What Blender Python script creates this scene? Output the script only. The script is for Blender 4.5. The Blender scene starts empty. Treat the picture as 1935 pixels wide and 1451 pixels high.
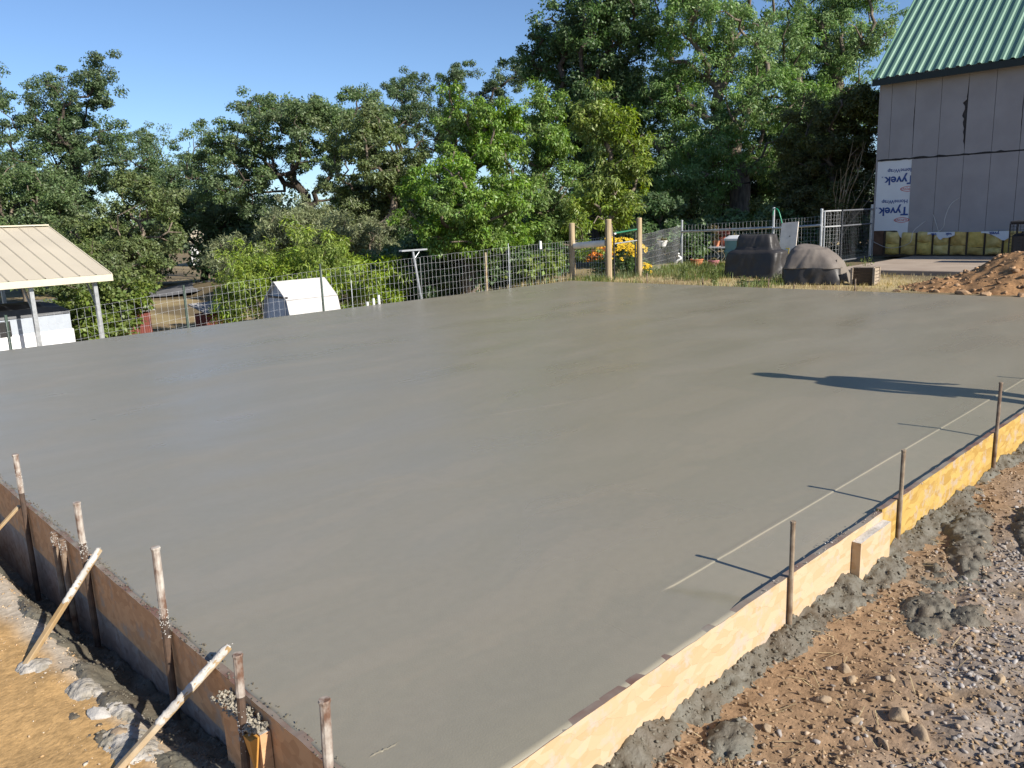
import bpy, bmesh, math, random
import numpy as np
from mathutils import Vector, Matrix

# ---------------------------------------------------------------- camera, sky, sun, exposure
S = bpy.context.scene
COL = S.collection
cam_d = bpy.data.cameras.new('camera'); cam = bpy.data.objects.new('camera', cam_d); COL.objects.link(cam)
cam_d.sensor_width = 36.0; cam_d.lens = 27.98; cam_d.clip_start = 0.05; cam_d.clip_end = 3000
CAM_RIGHT = (0.717441, -0.695501, -0.039469)
CAM_UP = (0.170025, 0.119881, 0.978121)
CAM_BACK = (-0.675552, -0.708454, 0.204260)
cam.matrix_world = Matrix([[CAM_RIGHT[i], CAM_UP[i], CAM_BACK[i], (0, 0, 1.45)[i]] for i in range(3)] + [[0, 0, 0, 1]])
S.camera = cam

SUN_AZ = Vector((0.139, -0.990)).normalized(); SUN_EL = math.radians(31.0)
world = bpy.data.worlds.new('World'); S.world = world; world.use_nodes = True
nt = world.node_tree; nt.nodes.clear()
sky = nt.nodes.new('ShaderNodeTexSky'); sky.sky_type = 'NISHITA'; sky.sun_disc = False
sky.sun_elevation = SUN_EL; sky.sun_rotation = math.atan2(SUN_AZ.x, SUN_AZ.y)
sky.altitude = 300; sky.air_density = 0.8; sky.dust_density = 0.5; sky.ozone_density = 4.6
bg = nt.nodes.new('ShaderNodeBackground'); bg.inputs['Strength'].default_value = 0.083
wo = nt.nodes.new('ShaderNodeOutputWorld')
nt.links.new(sky.outputs[0], bg.inputs[0]); nt.links.new(bg.outputs[0], wo.inputs[0])
sun_d = bpy.data.lights.new('sun', 'SUN'); sun = bpy.data.objects.new('sun', sun_d); COL.objects.link(sun)
sun_d.energy = 4.4; sun_d.angle = math.radians(0.53); sun_d.color = (1.0, 0.93, 0.82)
sv = Vector((SUN_AZ.x * math.cos(SUN_EL), SUN_AZ.y * math.cos(SUN_EL), math.sin(SUN_EL)))
sun.rotation_euler = sv.to_track_quat('Z', 'Y').to_euler(); sun.location = sv * 50
S.view_settings.view_transform = 'Standard'; S.view_settings.look = 'None'
S.view_settings.exposure = 0.90; S.view_settings.gamma = 1.0; S.view_settings.use_curve_mapping = False
S.cycles.filter_width = 1.5
S.cycles.max_bounces = 6; S.cycles.diffuse_bounces = 3; S.cycles.glossy_bounces = 3
S.cycles.transparent_max_bounces = 8; S.cycles.transmission_bounces = 3

# ---------------------------------------------------------------- helpers
def tag(o, label=None, cat=None, group=None, kind=None):
    if label: o['label'] = label
    if cat: o['category'] = cat
    if group: o['group'] = group
    if kind: o['kind'] = kind
    return o

def empty(name, loc, label=None, cat=None, group=None, rz=0.0):
    o = bpy.data.objects.new(name, None); COL.objects.link(o)
    o.location = loc; o.rotation_euler = (0, 0, rz); o.empty_display_size = 0.1
    return tag(o, label, cat, group)

def np_mesh(name, v, faces_flat, nper, mat=None, parent=None, smooth=False):
    """v (N,3); faces_flat int array; nper = verts per face"""
    me = bpy.data.meshes.new(name)
    v = np.asarray(v, np.float32); fl = np.asarray(faces_flat, np.int32).ravel()
    me.vertices.add(len(v)); me.vertices.foreach_set('co', v.ravel())
    nf = len(fl) // nper
    me.loops.add(len(fl)); me.loops.foreach_set('vertex_index', fl)
    me.polygons.add(nf); me.polygons.foreach_set('loop_start', np.arange(nf, dtype=np.int32) * nper)
    if smooth: me.polygons.foreach_set('use_smooth', np.ones(nf, bool))
    me.update(calc_edges=True); me.validate()
    if mat: me.materials.append(mat)
    o = bpy.data.objects.new(name, me); COL.objects.link(o)
    if parent: o.parent = parent
    return o

class MB:
    """collects simple solids, then links them as one mesh object"""
    def __init__(s): s.v = []; s.f = []
    def add(s, v, f):
        b = len(s.v); s.v += [tuple(p) for p in v]; s.f += [tuple(i + b for i in q) for q in f]; return s
    def box(s, x0, x1, y0, y1, z0, z1, M=None, bev=0.0):
        if bev > 0:
            bm = bmesh.new()
            bmesh.ops.create_cube(bm, size=1.0)
            for q in bm.verts: q.co = Vector(((x0+x1)/2 + q.co.x*(x1-x0), (y0+y1)/2 + q.co.y*(y1-y0), (z0+z1)/2 + q.co.z*(z1-z0)))
            bmesh.ops.bevel(bm, geom=bm.edges[:], offset=bev, segments=1, affect='EDGES')
            bm.verts.index_update()
            v = [q.co.copy() for q in bm.verts]; f = [[q.index for q in p.verts] for p in bm.faces]; bm.free()
        else:
            v = [Vector(p) for p in ((x0,y0,z0),(x1,y0,z0),(x1,y1,z0),(x0,y1,z0),(x0,y0,z1),(x1,y0,z1),(x1,y1,z1),(x0,y1,z1))]
            f = [(0,3,2,1),(4,5,6,7),(0,1,5,4),(1,2,6,5),(2,3,7,6),(3,0,4,7)]
        if M: v = [M @ p for p in v]
        return s.add(v, f)
    def tube(s, pts, r, n=6, cap=True):
        pts = [Vector(p) for p in pts]
        rs = r if isinstance(r, (list, tuple)) else [r] * len(pts)
        rings = []; u = None
        for i, p in enumerate(pts):
            d = (pts[min(i+1, len(pts)-1)] - pts[max(i-1, 0)]).normalized()
            if u is None: u = d.orthogonal().normalized()
            else: u = (u - d * u.dot(d)).normalized()
            w = d.cross(u)
            rings.append([p + (u*math.cos(2*math.pi*k/n) + w*math.sin(2*math.pi*k/n)) * rs[i] for k in range(n)])
        v = [q for ring in rings for q in ring]; f = []
        for i in range(len(rings)-1):
            for k in range(n):
                f.append((i*n+k, i*n+(k+1) % n, (i+1)*n+(k+1) % n, (i+1)*n+k))
        if cap:
            f.append(tuple(range(n-1, -1, -1))); f.append(tuple((len(rings)-1)*n+k for k in range(n)))
        return s.add(v, f)
    def loft(s, rings, cap=True):
        n = len(rings[0]); v = [q for r in rings for q in r]; f = []
        for i in range(len(rings)-1):
            for k in range(n): f.append((i*n+k, i*n+(k+1) % n, (i+1)*n+(k+1) % n, (i+1)*n+k))
        if cap: f.append(tuple(range(n-1, -1, -1))); f.append(tuple((len(rings)-1)*n+k for k in range(n)))
        return s.add(v, f)
    def build(s, name, mat=None, parent=None, smooth=False, loc=None):
        me = bpy.data.meshes.new(name); me.from_pydata([tuple(p) for p in s.v], [], s.f); me.update()
        if mat: me.materials.append(mat)
        if smooth:
            me.polygons.foreach_set('use_smooth', np.ones(len(me.polygons), bool))
        o = bpy.data.objects.new(name, me); COL.objects.link(o)
        if parent: o.parent = parent
        if loc is not None: o.location = loc
        return o

def share(o, name, loc, rot=(0,0,0), parent=None, scale=None, mat=None):
    c = bpy.data.objects.new(name, o.data); COL.objects.link(c); c.location = loc; c.rotation_euler = rot
    if scale is not None: c.scale = scale
    if parent: c.parent = parent
    return c

# value noise
def _h(ix, iy, seed):
    n = (ix.astype(np.int64) * 374761393 + iy.astype(np.int64) * 668265263 + seed * 1442695041) & 0x7fffffff
    n = ((n ^ (n >> 13)) * 1274126177) & 0x7fffffff
    return ((n ^ (n >> 16)) & 0xffff) / 65535.0
def vnoise(x, y, seed=0):
    x = np.asarray(x, float); y = np.asarray(y, float)
    ix = np.floor(x); iy = np.floor(y); fx = x - ix; fy = y - iy
    fx = fx*fx*(3-2*fx); fy = fy*fy*(3-2*fy)
    a = _h(ix, iy, seed); b = _h(ix+1, iy, seed); c = _h(ix, iy+1, seed); d = _h(ix+1, iy+1, seed)
    return (a*(1-fx)+b*fx)*(1-fy) + (c*(1-fx)+d*fx)*fy
def fbm(x, y, seed=0, oct=4, gain=0.5):
    s = 0; a = 1; t = 0
    for i in range(oct):
        s = s + a * vnoise(np.asarray(x)*2**i + 17.3*i, np.asarray(y)*2**i - 9.1*i, seed+i); t += a; a *= gain
    return s / t - 0.5
def cellbump(x, y, seed=0):
    x = np.asarray(x, float); y = np.asarray(y, float); ix = np.floor(x); iy = np.floor(y); best = np.full(np.broadcast(x, y).shape, 9.0)
    for i in (-1, 0, 1):
        for j in (-1, 0, 1):
            cx = ix+i; cy = iy+j; px = cx + _h(cx, cy, seed); py = cy + _h(cx, cy, seed+77); r = 0.55+0.6*_h(cx, cy, seed+154)
            best = np.minimum(best, np.hypot(x-px, y-py)/r)
    return np.sqrt(np.clip(1-best**2, 0, 1))
def sstep(a, b, x):
    t = np.clip((np.asarray(x, float) - a) / (b - a), 0, 1); return t*t*(3-2*t)

# ---------------------------------------------------------------- materials
MATS = {}
def mat(name, col=(0.5,0.5,0.5), rough=0.7, metal=0.0, spec=0.4, vary=0.0, vscale=6.0, col2=None, bump=0.0, bscale=40.0, stretch=(1,1,1), detail=5.0, island=0.0):
    """principled with noise mix between two colours, optional bump, everything in object space"""
    if name in MATS: return MATS[name]
    m = bpy.data.materials.new(name); m.use_nodes = True; N = m.node_tree.nodes; L = m.node_tree.links
    p = N['Principled BSDF']; p.inputs['Roughness'].default_value = rough; p.inputs['Metallic'].default_value = metal
    p.inputs['Specular IOR Level'].default_value = spec
    tc = N.new('ShaderNodeTexCoord'); mp = N.new('ShaderNodeMapping'); mp.inputs['Scale'].default_value = stretch
    L.new(tc.outputs['Object'], mp.inputs[0])
    c1 = tuple(col) + (1,)
    c2 = tuple(col2) + (1,) if col2 else tuple(c*(1-vary) for c in col) + (1,)
    if vary > 0 or col2:
        n = N.new('ShaderNodeTexNoise'); n.inputs['Scale'].default_value = vscale; n.inputs['Detail'].default_value = detail
        L.new(mp.outputs[0], n.inputs['Vector'])
        r = N.new('ShaderNodeValToRGB'); r.color_ramp.elements[0].position = 0.36; r.color_ramp.elements[1].position = 0.64
        r.color_ramp.elements[0].color = c2; r.color_ramp.elements[1].color = c1
        L.new(n.outputs[0], r.inputs[0]); out = r.outputs[0]
        if island > 0:
            g = N.new('ShaderNodeNewGeometry'); hs = N.new('ShaderNodeHueSaturation')
            mr = N.new('ShaderNodeMapRange'); mr.inputs['To Min'].default_value = 1-island; mr.inputs['To Max'].default_value = 1+island
            L.new(g.outputs['Random Per Island'], mr.inputs[0]); L.new(mr.outputs[0], hs.inputs['Value']); L.new(out, hs.inputs['Color']); out = hs.outputs[0]
        L.new(out, p.inputs['Base Color'])
    else:
        p.inputs['Base Color'].default_value = c1
    if bump > 0:
        n2 = N.new('ShaderNodeTexNoise'); n2.inputs['Scale'].default_value = bscale; n2.inputs['Detail'].default_value = 6
        L.new(mp.outputs[0], n2.inputs['Vector'])
        b = N.new('ShaderNodeBump'); b.inputs['Strength'].default_value = 1.0; b.inputs['Distance'].default_value = bump
        L.new(n2.outputs[0], b.inputs['Height']); L.new(b.outputs[0], p.inputs['Normal'])
    MATS[name] = m; return m

def leaf_mat(name, col, var=0.35, trans=0.35, hue=0.02, gloss=0.5):
    m = bpy.data.materials.new(name); m.use_nodes = True; N = m.node_tree.nodes; L = m.node_tree.links
    p = N['Principled BSDF']; p.inputs['Roughness'].default_value = 0.5; p.inputs['Specular IOR Level'].default_value = gloss
    g = N.new('ShaderNodeNewGeometry'); hs = N.new('ShaderNodeHueSaturation'); hs.inputs['Color'].default_value = tuple(col) + (1,)
    mr = N.new('ShaderNodeMapRange'); mr.inputs['To Min'].default_value = 1-var; mr.inputs['To Max'].default_value = 1+var
    L.new(g.outputs['Random Per Island'], mr.inputs[0]); L.new(mr.outputs[0], hs.inputs['Value'])
    ml = N.new('ShaderNodeMath'); ml.operation = 'MULTIPLY'; ml.inputs[1].default_value = 7.31
    fr = N.new('ShaderNodeMath'); fr.operation = 'FRACT'; L.new(g.outputs['Random Per Island'], ml.inputs[0]); L.new(ml.outputs[0], fr.inputs[0])
    m2 = N.new('ShaderNodeMapRange'); m2.inputs['To Min'].default_value = 0.5-hue; m2.inputs['To Max'].default_value = 0.5+hue
    L.new(fr.outputs[0], m2.inputs[0]); L.new(m2.outputs[0], hs.inputs['Hue'])
    # slow patches of tone through the crown
    tc = N.new('ShaderNodeTexCoord'); n = N.new('ShaderNodeTexNoise'); n.inputs['Scale'].default_value = 0.55; n.inputs['Detail'].default_value = 2
    L.new(tc.outputs['Object'], n.inputs['Vector'])
    m3 = N.new('ShaderNodeMapRange'); m3.inputs['From Min'].default_value = 0.3; m3.inputs['From Max'].default_value = 0.7
    m3.inputs['To Min'].default_value = 0.8; m3.inputs['To Max'].default_value = 1.15; L.new(n.outputs[0], m3.inputs[0]); L.new(m3.outputs[0], hs.inputs['Saturation'])
    L.new(hs.outputs[0], p.inputs['Base Color'])
    t = N.new('ShaderNodeBsdfTranslucent'); hs2 = N.new('ShaderNodeHueSaturation'); hs2.inputs['Saturation'].default_value = 1.15; hs2.inputs['Value'].default_value = 1.5
    L.new(hs.outputs[0], hs2.inputs['Color']); L.new(hs2.outputs[0], t.inputs['Color'])
    mx = N.new('ShaderNodeMixShader'); mx.inputs[0].default_value = trans
    L.new(p.outputs[0], mx.inputs[1]); L.new(t.outputs[0], mx.inputs[2]); L.new(mx.outputs[0], N['Material Output'].inputs[0])
    return m

M_wood = mat('weathered_post_wood', (0.42,0.33,0.20), 0.8, col2=(0.28,0.21,0.13), vscale=3, stretch=(6,6,0.6), bump=0.004, bscale=12)
M_galv = mat('galvanised_steel', (0.50,0.52,0.54), 0.42, metal=0.7, vary=0.25, vscale=9)
M_wire = mat('galvanised_wire', (0.74,0.75,0.76), 0.5, metal=0.1, vary=0.12)
M_galvd = mat('dull_steel', (0.20,0.21,0.23), 0.5, metal=0.6, vary=0.25, vscale=9)
M_tpost = mat('green_painted_steel', (0.06,0.09,0.07), 0.55, vary=0.4)
M_black = mat('black_paint', (0.02,0.02,0.022), 0.5, vary=0.3)
M_white = mat('white_paint', (0.78,0.78,0.76), 0.5, vary=0.12, vscale=3)
M_bark = mat('oak_bark', (0.085,0.068,0.052), 0.95, col2=(0.04,0.032,0.026), vscale=4, stretch=(3,3,0.6), bump=0.03, bscale=5)
M_bark2 = mat('pale_bark', (0.20,0.165,0.125), 0.95, col2=(0.09,0.07,0.055), vscale=4, stretch=(3,3,0.6), bump=0.02, bscale=6)
M_rust = mat('rusty_pin_steel', (0.26,0.20,0.145), 0.75, col2=(0.09,0.05,0.032), vscale=14, bump=0.001, bscale=60)
M_pin = mat('brown_pin_steel', (0.30,0.24,0.17), 0.75, col2=(0.13,0.085,0.055), vscale=14, bump=0.001, bscale=60)
M_pipe = mat('splattered_pin_steel', (0.42,0.385,0.34), 0.8, col2=(0.12,0.065,0.042), vscale=26, stretch=(1,1,0.6), bump=0.003, bscale=50)
M_splat = mat('dried_cement', (0.50,0.475,0.435), 0.9, vary=0.3, vscale=14, bump=0.006, bscale=50)
M_wet = mat('wet_concrete_lumps', (0.120,0.113,0.089), 0.65, col2=(0.100,0.082,0.058), vscale=5, bump=0.004, bscale=90, spec=0.45)
M_wet2 = mat('wet_concrete_aggregate', (0.125,0.116,0.090), 0.65, col2=(0.10,0.085,0.062), vscale=20, spec=0.45, island=0.25)

# ---------------------------------------------------------------- ground
X0, X1, Y0, Y1 = 0.965, 13.60, 1.425, 12.17      # slab edges
def ground_base(x, y):
    x = np.asarray(x, float); y = np.asarray(y, float)
    z = np.full(np.broadcast(x, y).shape, -0.245)
    # low side left of the slab: a shallow trench against the form, a bank beside it
    tr = -0.27 - 0.10*np.clip(y-2.0, -0.3, 3.6)
    bank = -0.255 - 0.01*np.clip(y-2, 0, 4)
    left = tr + (bank-tr)*sstep(0.90, 0.70, x)
    z = np.where(x < 0.97, left*sstep(0.4, 1.6, y) + -0.245*(1-sstep(0.4, 1.6, y)), z)
    # yard beyond the far edge
    z = z + (0.17 + 0.03*sstep(16, 20, x))*sstep(11.0, 13.3, x)
    # hillside falling away behind the fence
    fx = np.clip(14-x, 0, 12)
    drop = 0.18*sstep(13.5, 12.0, x) + 0.045*fx*sstep(11.5, 13, y)
    hill = np.clip(y-12.9, 0, None)*0.17*(1-0.72*sstep(13.5, 21, x))
    down = np.maximum(z - (drop*sstep(12.0, 12.9, y) + hill), -2.3 + 0.0*x)
    z = np.where(y > 12, down, z)
    return z
def ground_z(x, y):
    x = np.asarray(x, float); y = np.asarray(y, float)
    z = ground_base(x, y)
    near = np.exp(-((np.hypot(x-2.5, y-1.5))/9.0)**2)
    leftz = (x < 0.97)
    amp = np.where(leftz, 0.05, 0.035)
    z = z + amp*fbm(x*3, y*3, 5, 4) * near
    z = z + near*np.where(leftz, 0.007, 0.034)*fbm(x*17, y*17, 9, 3)
    z = z + near*np.where(leftz, 0.004, 0.012)*np.abs(fbm(x*40, y*40, 19, 2))
    z = z + near*np.where(leftz, 0.0, 0.014)*cellbump(x*22, y*22, 411)*sstep(-.1, .12, fbm(x*2.3, y*2.3, 413, 3))
    far = np.clip((np.hypot(x, y)-15)/30, 0, 1)
    z = z + far*0.5*fbm(x*0.06, y*0.06, 31, 3) + far*0.1*fbm(x*.7, y*.7, 33, 2)
    inside = (x > X0-0.02) & (x < X1+0.0) & (y > Y0-0.02) & (y < Y1)
    return np.where(inside, np.minimum(z, -0.32), z)
def gz(x, y): return float(ground_z(np.array([x]), np.array([y]))[0])

def graded(lo, hi, dense, step, grow=1.22):
    out = []
    for a, b in dense: out += list(np.arange(a, b, step))
    out = sorted(out); s = step; p = out[-1]
    while p < hi: s = min(s*grow, 60); p += s; out.append(p)
    s = step; p = out[0]
    while p > lo: s = min(s*grow, 60); p -= s; out.insert(0, p)
    res = [out[0]]                                     # fill the gaps inside
    for q in out[1:]:
        gap = q - res[-1]
        if gap > 60.5: n = int(gap/60)+1; res += list(np.linspace(res[-1], q, n+1)[1:])
        else: res.append(q)
    return np.array(res)
gx = np.unique(np.concatenate([graded(-1500, 1500, [(0.30, 1.0), (1.02, 5.0)], 0.025), np.arange(5.2, 16, 0.12), np.arange(16, 46, 0.45), np.arange(-8, 0, 0.4)]))
gy = np.unique(np.concatenate([graded(-1500, 1500, [(0.3, 1.44)], 0.024), np.arange(1.46, 5.4, 0.045), np.arange(5.4, 16, 0.14), np.arange(16, 70, 0.5), np.arange(-8, 0.3, 0.3)]))
GX, GY = np.meshgrid(gx, gy, indexing='ij')
GZ = ground_z(GX, GY)
nx, ny = GX.shape
idx = np.arange(nx*ny).reshape(nx, ny)
quads = np.stack([idx[:-1,:-1], idx[1:,:-1], idx[1:,1:], idx[:-1,1:]], -1).reshape(-1, 4)

# ground colour zones are real soil differences: red-brown fill, pale ochre clay, dry grass, leaf litter
def zone_cols(x, y):
    ochre = np.array([0.42,0.265,0.115]); brown = np.array([0.232,0.168,0.110]); red = np.array([0.258,0.168,0.098])
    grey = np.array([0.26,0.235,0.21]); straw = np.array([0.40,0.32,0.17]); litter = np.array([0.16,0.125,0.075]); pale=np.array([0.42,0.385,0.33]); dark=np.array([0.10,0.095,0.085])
    n1 = fbm(x*1.3, y*1.3, 41, 4); n2 = fbm(x*5, y*5, 43, 4); n3 = fbm(x*0.25, y*0.25, 47, 3)
    def mix(a, b, t): return a*(1-t[..., None]) + b*t[..., None]
    c = np.broadcast_to(brown, x.shape + (3,)).copy()
    c = mix(c, np.broadcast_to(red, c.shape), sstep(-0.05, 0.15, n1 + 0.5*n2))
    gm = sstep(0.35, -0.35, (y-1.02) + 0.35*(x-3.0)*-0.25 + 0.9*n1) * sstep(-0.12, 0.1, n2+0.35*n1+0.05)
    c = mix(c, np.broadcast_to(grey, c.shape), 0.75*gm*(x > 0.9)*(y < 1.5))
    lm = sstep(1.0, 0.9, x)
    c = mix(c, np.broadcast_to(ochre, c.shape), lm)
    wl = sstep(0.62, 0.72, x + 0.22*n1 + 0.10*n2)*lm*sstep(0.86, 0.76, x)
    c = mix(c, np.broadcast_to(pale, c.shape), wl*0.8)
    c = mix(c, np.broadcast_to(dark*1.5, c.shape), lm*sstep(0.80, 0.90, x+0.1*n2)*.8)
    fm = np.maximum(sstep(13.0, 14.0, x), sstep(12.0, 13.0, y))
    far = mix(np.broadcast_to(straw, c.shape), np.broadcast_to(red, c.shape), sstep(-0.02, 0.2, n1)*0.6)
    far = mix(far, np.broadcast_to(litter, c.shape), np.clip(sstep(-0.1, 0.15, n3) + sstep(13.5, 16, y)*0.4, 0, 1))
    c = mix(c, far, fm)
    return c
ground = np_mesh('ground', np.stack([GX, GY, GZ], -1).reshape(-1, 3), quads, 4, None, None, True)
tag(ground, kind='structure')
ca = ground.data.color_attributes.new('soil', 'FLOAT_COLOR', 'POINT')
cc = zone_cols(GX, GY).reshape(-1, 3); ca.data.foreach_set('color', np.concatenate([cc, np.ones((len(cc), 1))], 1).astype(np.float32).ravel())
def soil_mat(name, attr=True, col=(0.34,0.19,0.09)):
    m = bpy.data.materials.new(name); m.use_nodes = True; N = m.node_tree.nodes; L = m.node_tree.links
    p = N['Principled BSDF']; p.inputs['Roughness'].default_value = 0.95; p.inputs['Specular IOR Level'].default_value = 0.15
    g = N.new('ShaderNodeNewGeometry')
    n1 = N.new('ShaderNodeTexNoise'); n1.inputs['Scale'].default_value = 28; n1.inputs['Detail'].default_value = 8; n1.inputs['Roughness'].default_value = 0.7
    L.new(g.outputs['Position'], n1.inputs['Vector'])
    hs = N.new('ShaderNodeHueSaturation')
    if attr:
        a = N.new('ShaderNodeVertexColor'); a.layer_name = 'soil'; L.new(a.outputs[0], hs.inputs['Color'])
    else: hs.inputs['Color'].default_value = tuple(col) + (1,)
    mr = N.new('ShaderNodeMapRange'); mr.inputs['From Min'].default_value = 0.3; mr.inputs['From Max'].default_value = 0.7
    mr.inputs['To Min'].default_value = 0.62; mr.inputs['To Max'].default_value = 1.3
    L.new(n1.outputs[0], mr.inputs[0]); L.new(mr.outputs[0], hs.inputs['Value']); L.new(hs.outputs[0], p.inputs['Base Color'])
    b = N.new('ShaderNodeBump'); b.inputs['Distance'].default_value = 0.005; b.inputs['Strength'].default_value = 0.8
    n2 = N.new('ShaderNodeTexNoise'); n2.inputs['Scale'].default_value = 60; n2.inputs['Detail'].default_value = 8; L.new(g.outputs['Position'], n2.inputs['Vector'])
    L.new(n2.outputs[0], b.inputs['Height']); L.new(b.outputs[0], p.inputs['Normal'])
    return m
ground.data.materials.append(soil_mat('bare_soil'))

# ---------------------------------------------------------------- the slab
def concrete_mat():
    m = bpy.data.materials.new('fresh_trowelled_concrete'); m.use_nodes = True; N = m.node_tree.nodes; L = m.node_tree.links
    p = N['Principled BSDF']; p.inputs['Specular IOR Level'].default_value = 0.62
    g = N.new('ShaderNodeNewGeometry')
    mp = N.new('ShaderNodeMapping'); mp.inputs['Rotation'].default_value = (0, 0, math.radians(-9)); mp.inputs['Scale'].default_value = (0.45, 1.25, 1)
    L.new(g.outputs['Position'], mp.inputs[0])
    # slow warp, so the float passes wander
    w = N.new('ShaderNodeTexNoise'); w.inputs['Scale'].default_value = 0.5; w.inputs['Detail'].default_value = 2; L.new(g.outputs['Position'], w.inputs['Vector'])
    vm = N.new('ShaderNodeVectorMath'); vm.operation = 'MULTIPLY_ADD'; vm.inputs[1].default_value = (1.1, 1.1, 0); L.new(w.outputs['Color'], vm.inputs[0]); L.new(mp.outputs[0], vm.inputs[2])
    n1 = N.new('ShaderNodeTexNoise'); n1.inputs['Scale'].default_value = 1.6; n1.inputs['Detail'].default_value = 6; n1.inputs['Roughness'].default_value = 0.62
    L.new(vm.outputs[0], n1.inputs['Vector'])
    r = N.new('ShaderNodeValToRGB'); e = r.color_ramp.elements
    e[0].position = 0.28; e[0].color = (0.216,0.197,0.147,1); e[1].position = 0.74; e[1].color = (0.240,0.216,0.163,1)
    for ps, cl_ in ((0.42,(0.221,0.201,0.151,1)),(0.47,(0.229,0.206,0.155,1)),(0.53,(0.222,0.202,0.152,1)),(0.58,(0.236,0.210,0.157,1))): q_ = e.new(ps); q_.color = cl_
    L.new(n1.outputs[0], r.inputs[0])
    # fine mottling
    n4 = N.new('ShaderNodeTexNoise'); n4.inputs['Scale'].default_value = 22; n4.inputs['Detail'].default_value = 5; L.new(g.outputs['Position'], n4.inputs['Vector'])
    mr4 = N.new('ShaderNodeMapRange'); mr4.inputs['To Min'].default_value = 0.93; mr4.inputs['To Max'].default_value = 1.07; L.new(n4.outputs[0], mr4.inputs[0])
    hs = N.new('ShaderNodeHueSaturation'); L.new(r.outputs[0], hs.inputs['Color']); L.new(mr4.outputs[0], hs.inputs['Value']); L.new(hs.outputs[0], p.inputs['Base Color'])
    n2 = N.new('ShaderNodeTexNoise'); n2.inputs['Scale'].default_value = 1.1; n2.inputs['Detail'].default_value = 4; L.new(vm.outputs[0], n2.inputs['Vector'])
    mr = N.new('ShaderNodeMapRange'); mr.inputs['From Min'].default_value = 0.3; mr.inputs['From Max'].default_value = 0.7; mr.inputs['To Min'].default_value = 0.24; mr.inputs['To Max'].default_value = 0.42
    L.new(n2.outputs[0], mr.inputs[0]); L.new(mr.outputs[0], p.inputs['Roughness'])
    # bump: float swirls and grit
    n3 = N.new('ShaderNodeTexNoise'); n3.inputs['Scale'].default_value = 7; n3.inputs['Detail'].default_value = 7; n3.inputs['Roughness'].default_value = 0.6; L.new(vm.outputs[0], n3.inputs['Vector'])
    n5 = N.new('ShaderNodeTexNoise'); n5.inputs['Scale'].default_value = 160; n5.inputs['Detail'].default_value = 3; L.new(g.outputs['Position'], n5.inputs['Vector'])
    b1 = N.new('ShaderNodeBump'); b1.inputs['Distance'].default_value = 0.0022; b1.inputs['Strength'].default_value = 0.22; L.new(n3.outputs[0], b1.inputs['Height'])
    b2 = N.new('ShaderNodeBump'); b2.inputs['Distance'].default_value = 0.0009; b2.inputs['Strength'].default_value = 0.7; L.new(n5.outputs[0], b2.inputs['Height'])
    L.new(b1.outputs[0], b2.inputs['Normal']); L.new(b2.outputs[0], p.inputs['Normal'])
    return m
M_conc = concrete_mat()
RY = 1.695; RX = 2.40; RD = 0.0042                       # recessed strip along the right form
def slab_z(x, y):
    x = np.asarray(x, float); y = np.asarray(y, float)
    z = 0.0030*fbm(x*0.9, y*0.9, 61, 3) + 0.0008*fbm(x*3.0, y*5.0, 63, 3)
    wob = 0.006*fbm(x*6, 0*x, 65, 3)
    rec = sstep(RY+0.002+wob, RY-0.002+wob, y)*sstep(RX-0.004, RX+0.03, x + 0.35*(y-RY))
    lip = 0.0006*np.exp(-((y-RY-0.012-wob)/0.010)**2)*sstep(RX, RX+0.02, x)
    edge = -0.004*sstep(0.10, 0.0, np.minimum(x-X0, y-Y0) + 0.03*fbm(x*9, y*9, 66, 2))
    rise = 0.0065*sstep(0.5, 0.0, y-Y0)*sstep(2.48, 2.40, x) + 0.006*sstep(0.4, 0.0, x-X0)
    slope = 0.017*np.clip((RY-y)/(RY-Y0), 0, 1)*sstep(RX+.02, RX+0.10, x + 0.35*(y-RY))
    return z - RD*rec + lip + 0.5*edge + rise - slope
sx = np.unique(np.concatenate([np.arange(X0, X0+0.2, 0.012), np.arange(X0+0.2, 5, 0.03), np.arange(5, X1, 0.10), [X1]]))
sy = np.unique(np.concatenate([np.arange(Y0, RY-0.03, 0.02), np.arange(RY-0.012, RY+0.014, 0.002), np.arange(RY-0.03, RY+0.05, 0.006), np.arange(RY+0.05, 4, 0.04), np.arange(4, Y1, 0.12), [Y1]]))
SX, SY = np.meshgrid(sx, sy, indexing='ij'); SZ = slab_z(SX, SY)
SY = SY - (0.0305+0.003*fbm(SX*9, 0*SX, 311, 3))*sstep(2.50, 2.43, SX)*sstep(0.09, 0.0, SY-Y0)
SX = SX - (0.014+0.018*fbm(SY*7, 0*SY, 315, 4))*sstep(0.09, 0.0, SX-X0)
n_, m_ = SX.shape; si = np.arange(n_*m_).reshape(n_, m_)
sq = np.stack([si[:-1,:-1], si[1:,:-1], si[1:,1:], si[:-1,1:]], -1).reshape(-1, 4)
v = np.stack([SX, SY, SZ], -1).reshape(-1, 3)
rim = np.concatenate([si[:,0], si[-1,1:], si[-2::-1,-1], si[0,-2:0:-1]])
low = v[rim].copy(); low[:,2] = -0.30
k = len(v) + np.arange(len(rim)); v = np.concatenate([v, low])
sides = np.stack([rim, k, np.roll(k, -1), np.roll(rim, -1)], -1)
slab = np_mesh('concrete_slab', v, np.concatenate([sq, sides]), 4, M_conc, None, True)
tag(slab, kind='structure')
ra = random.Random(4)
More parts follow.
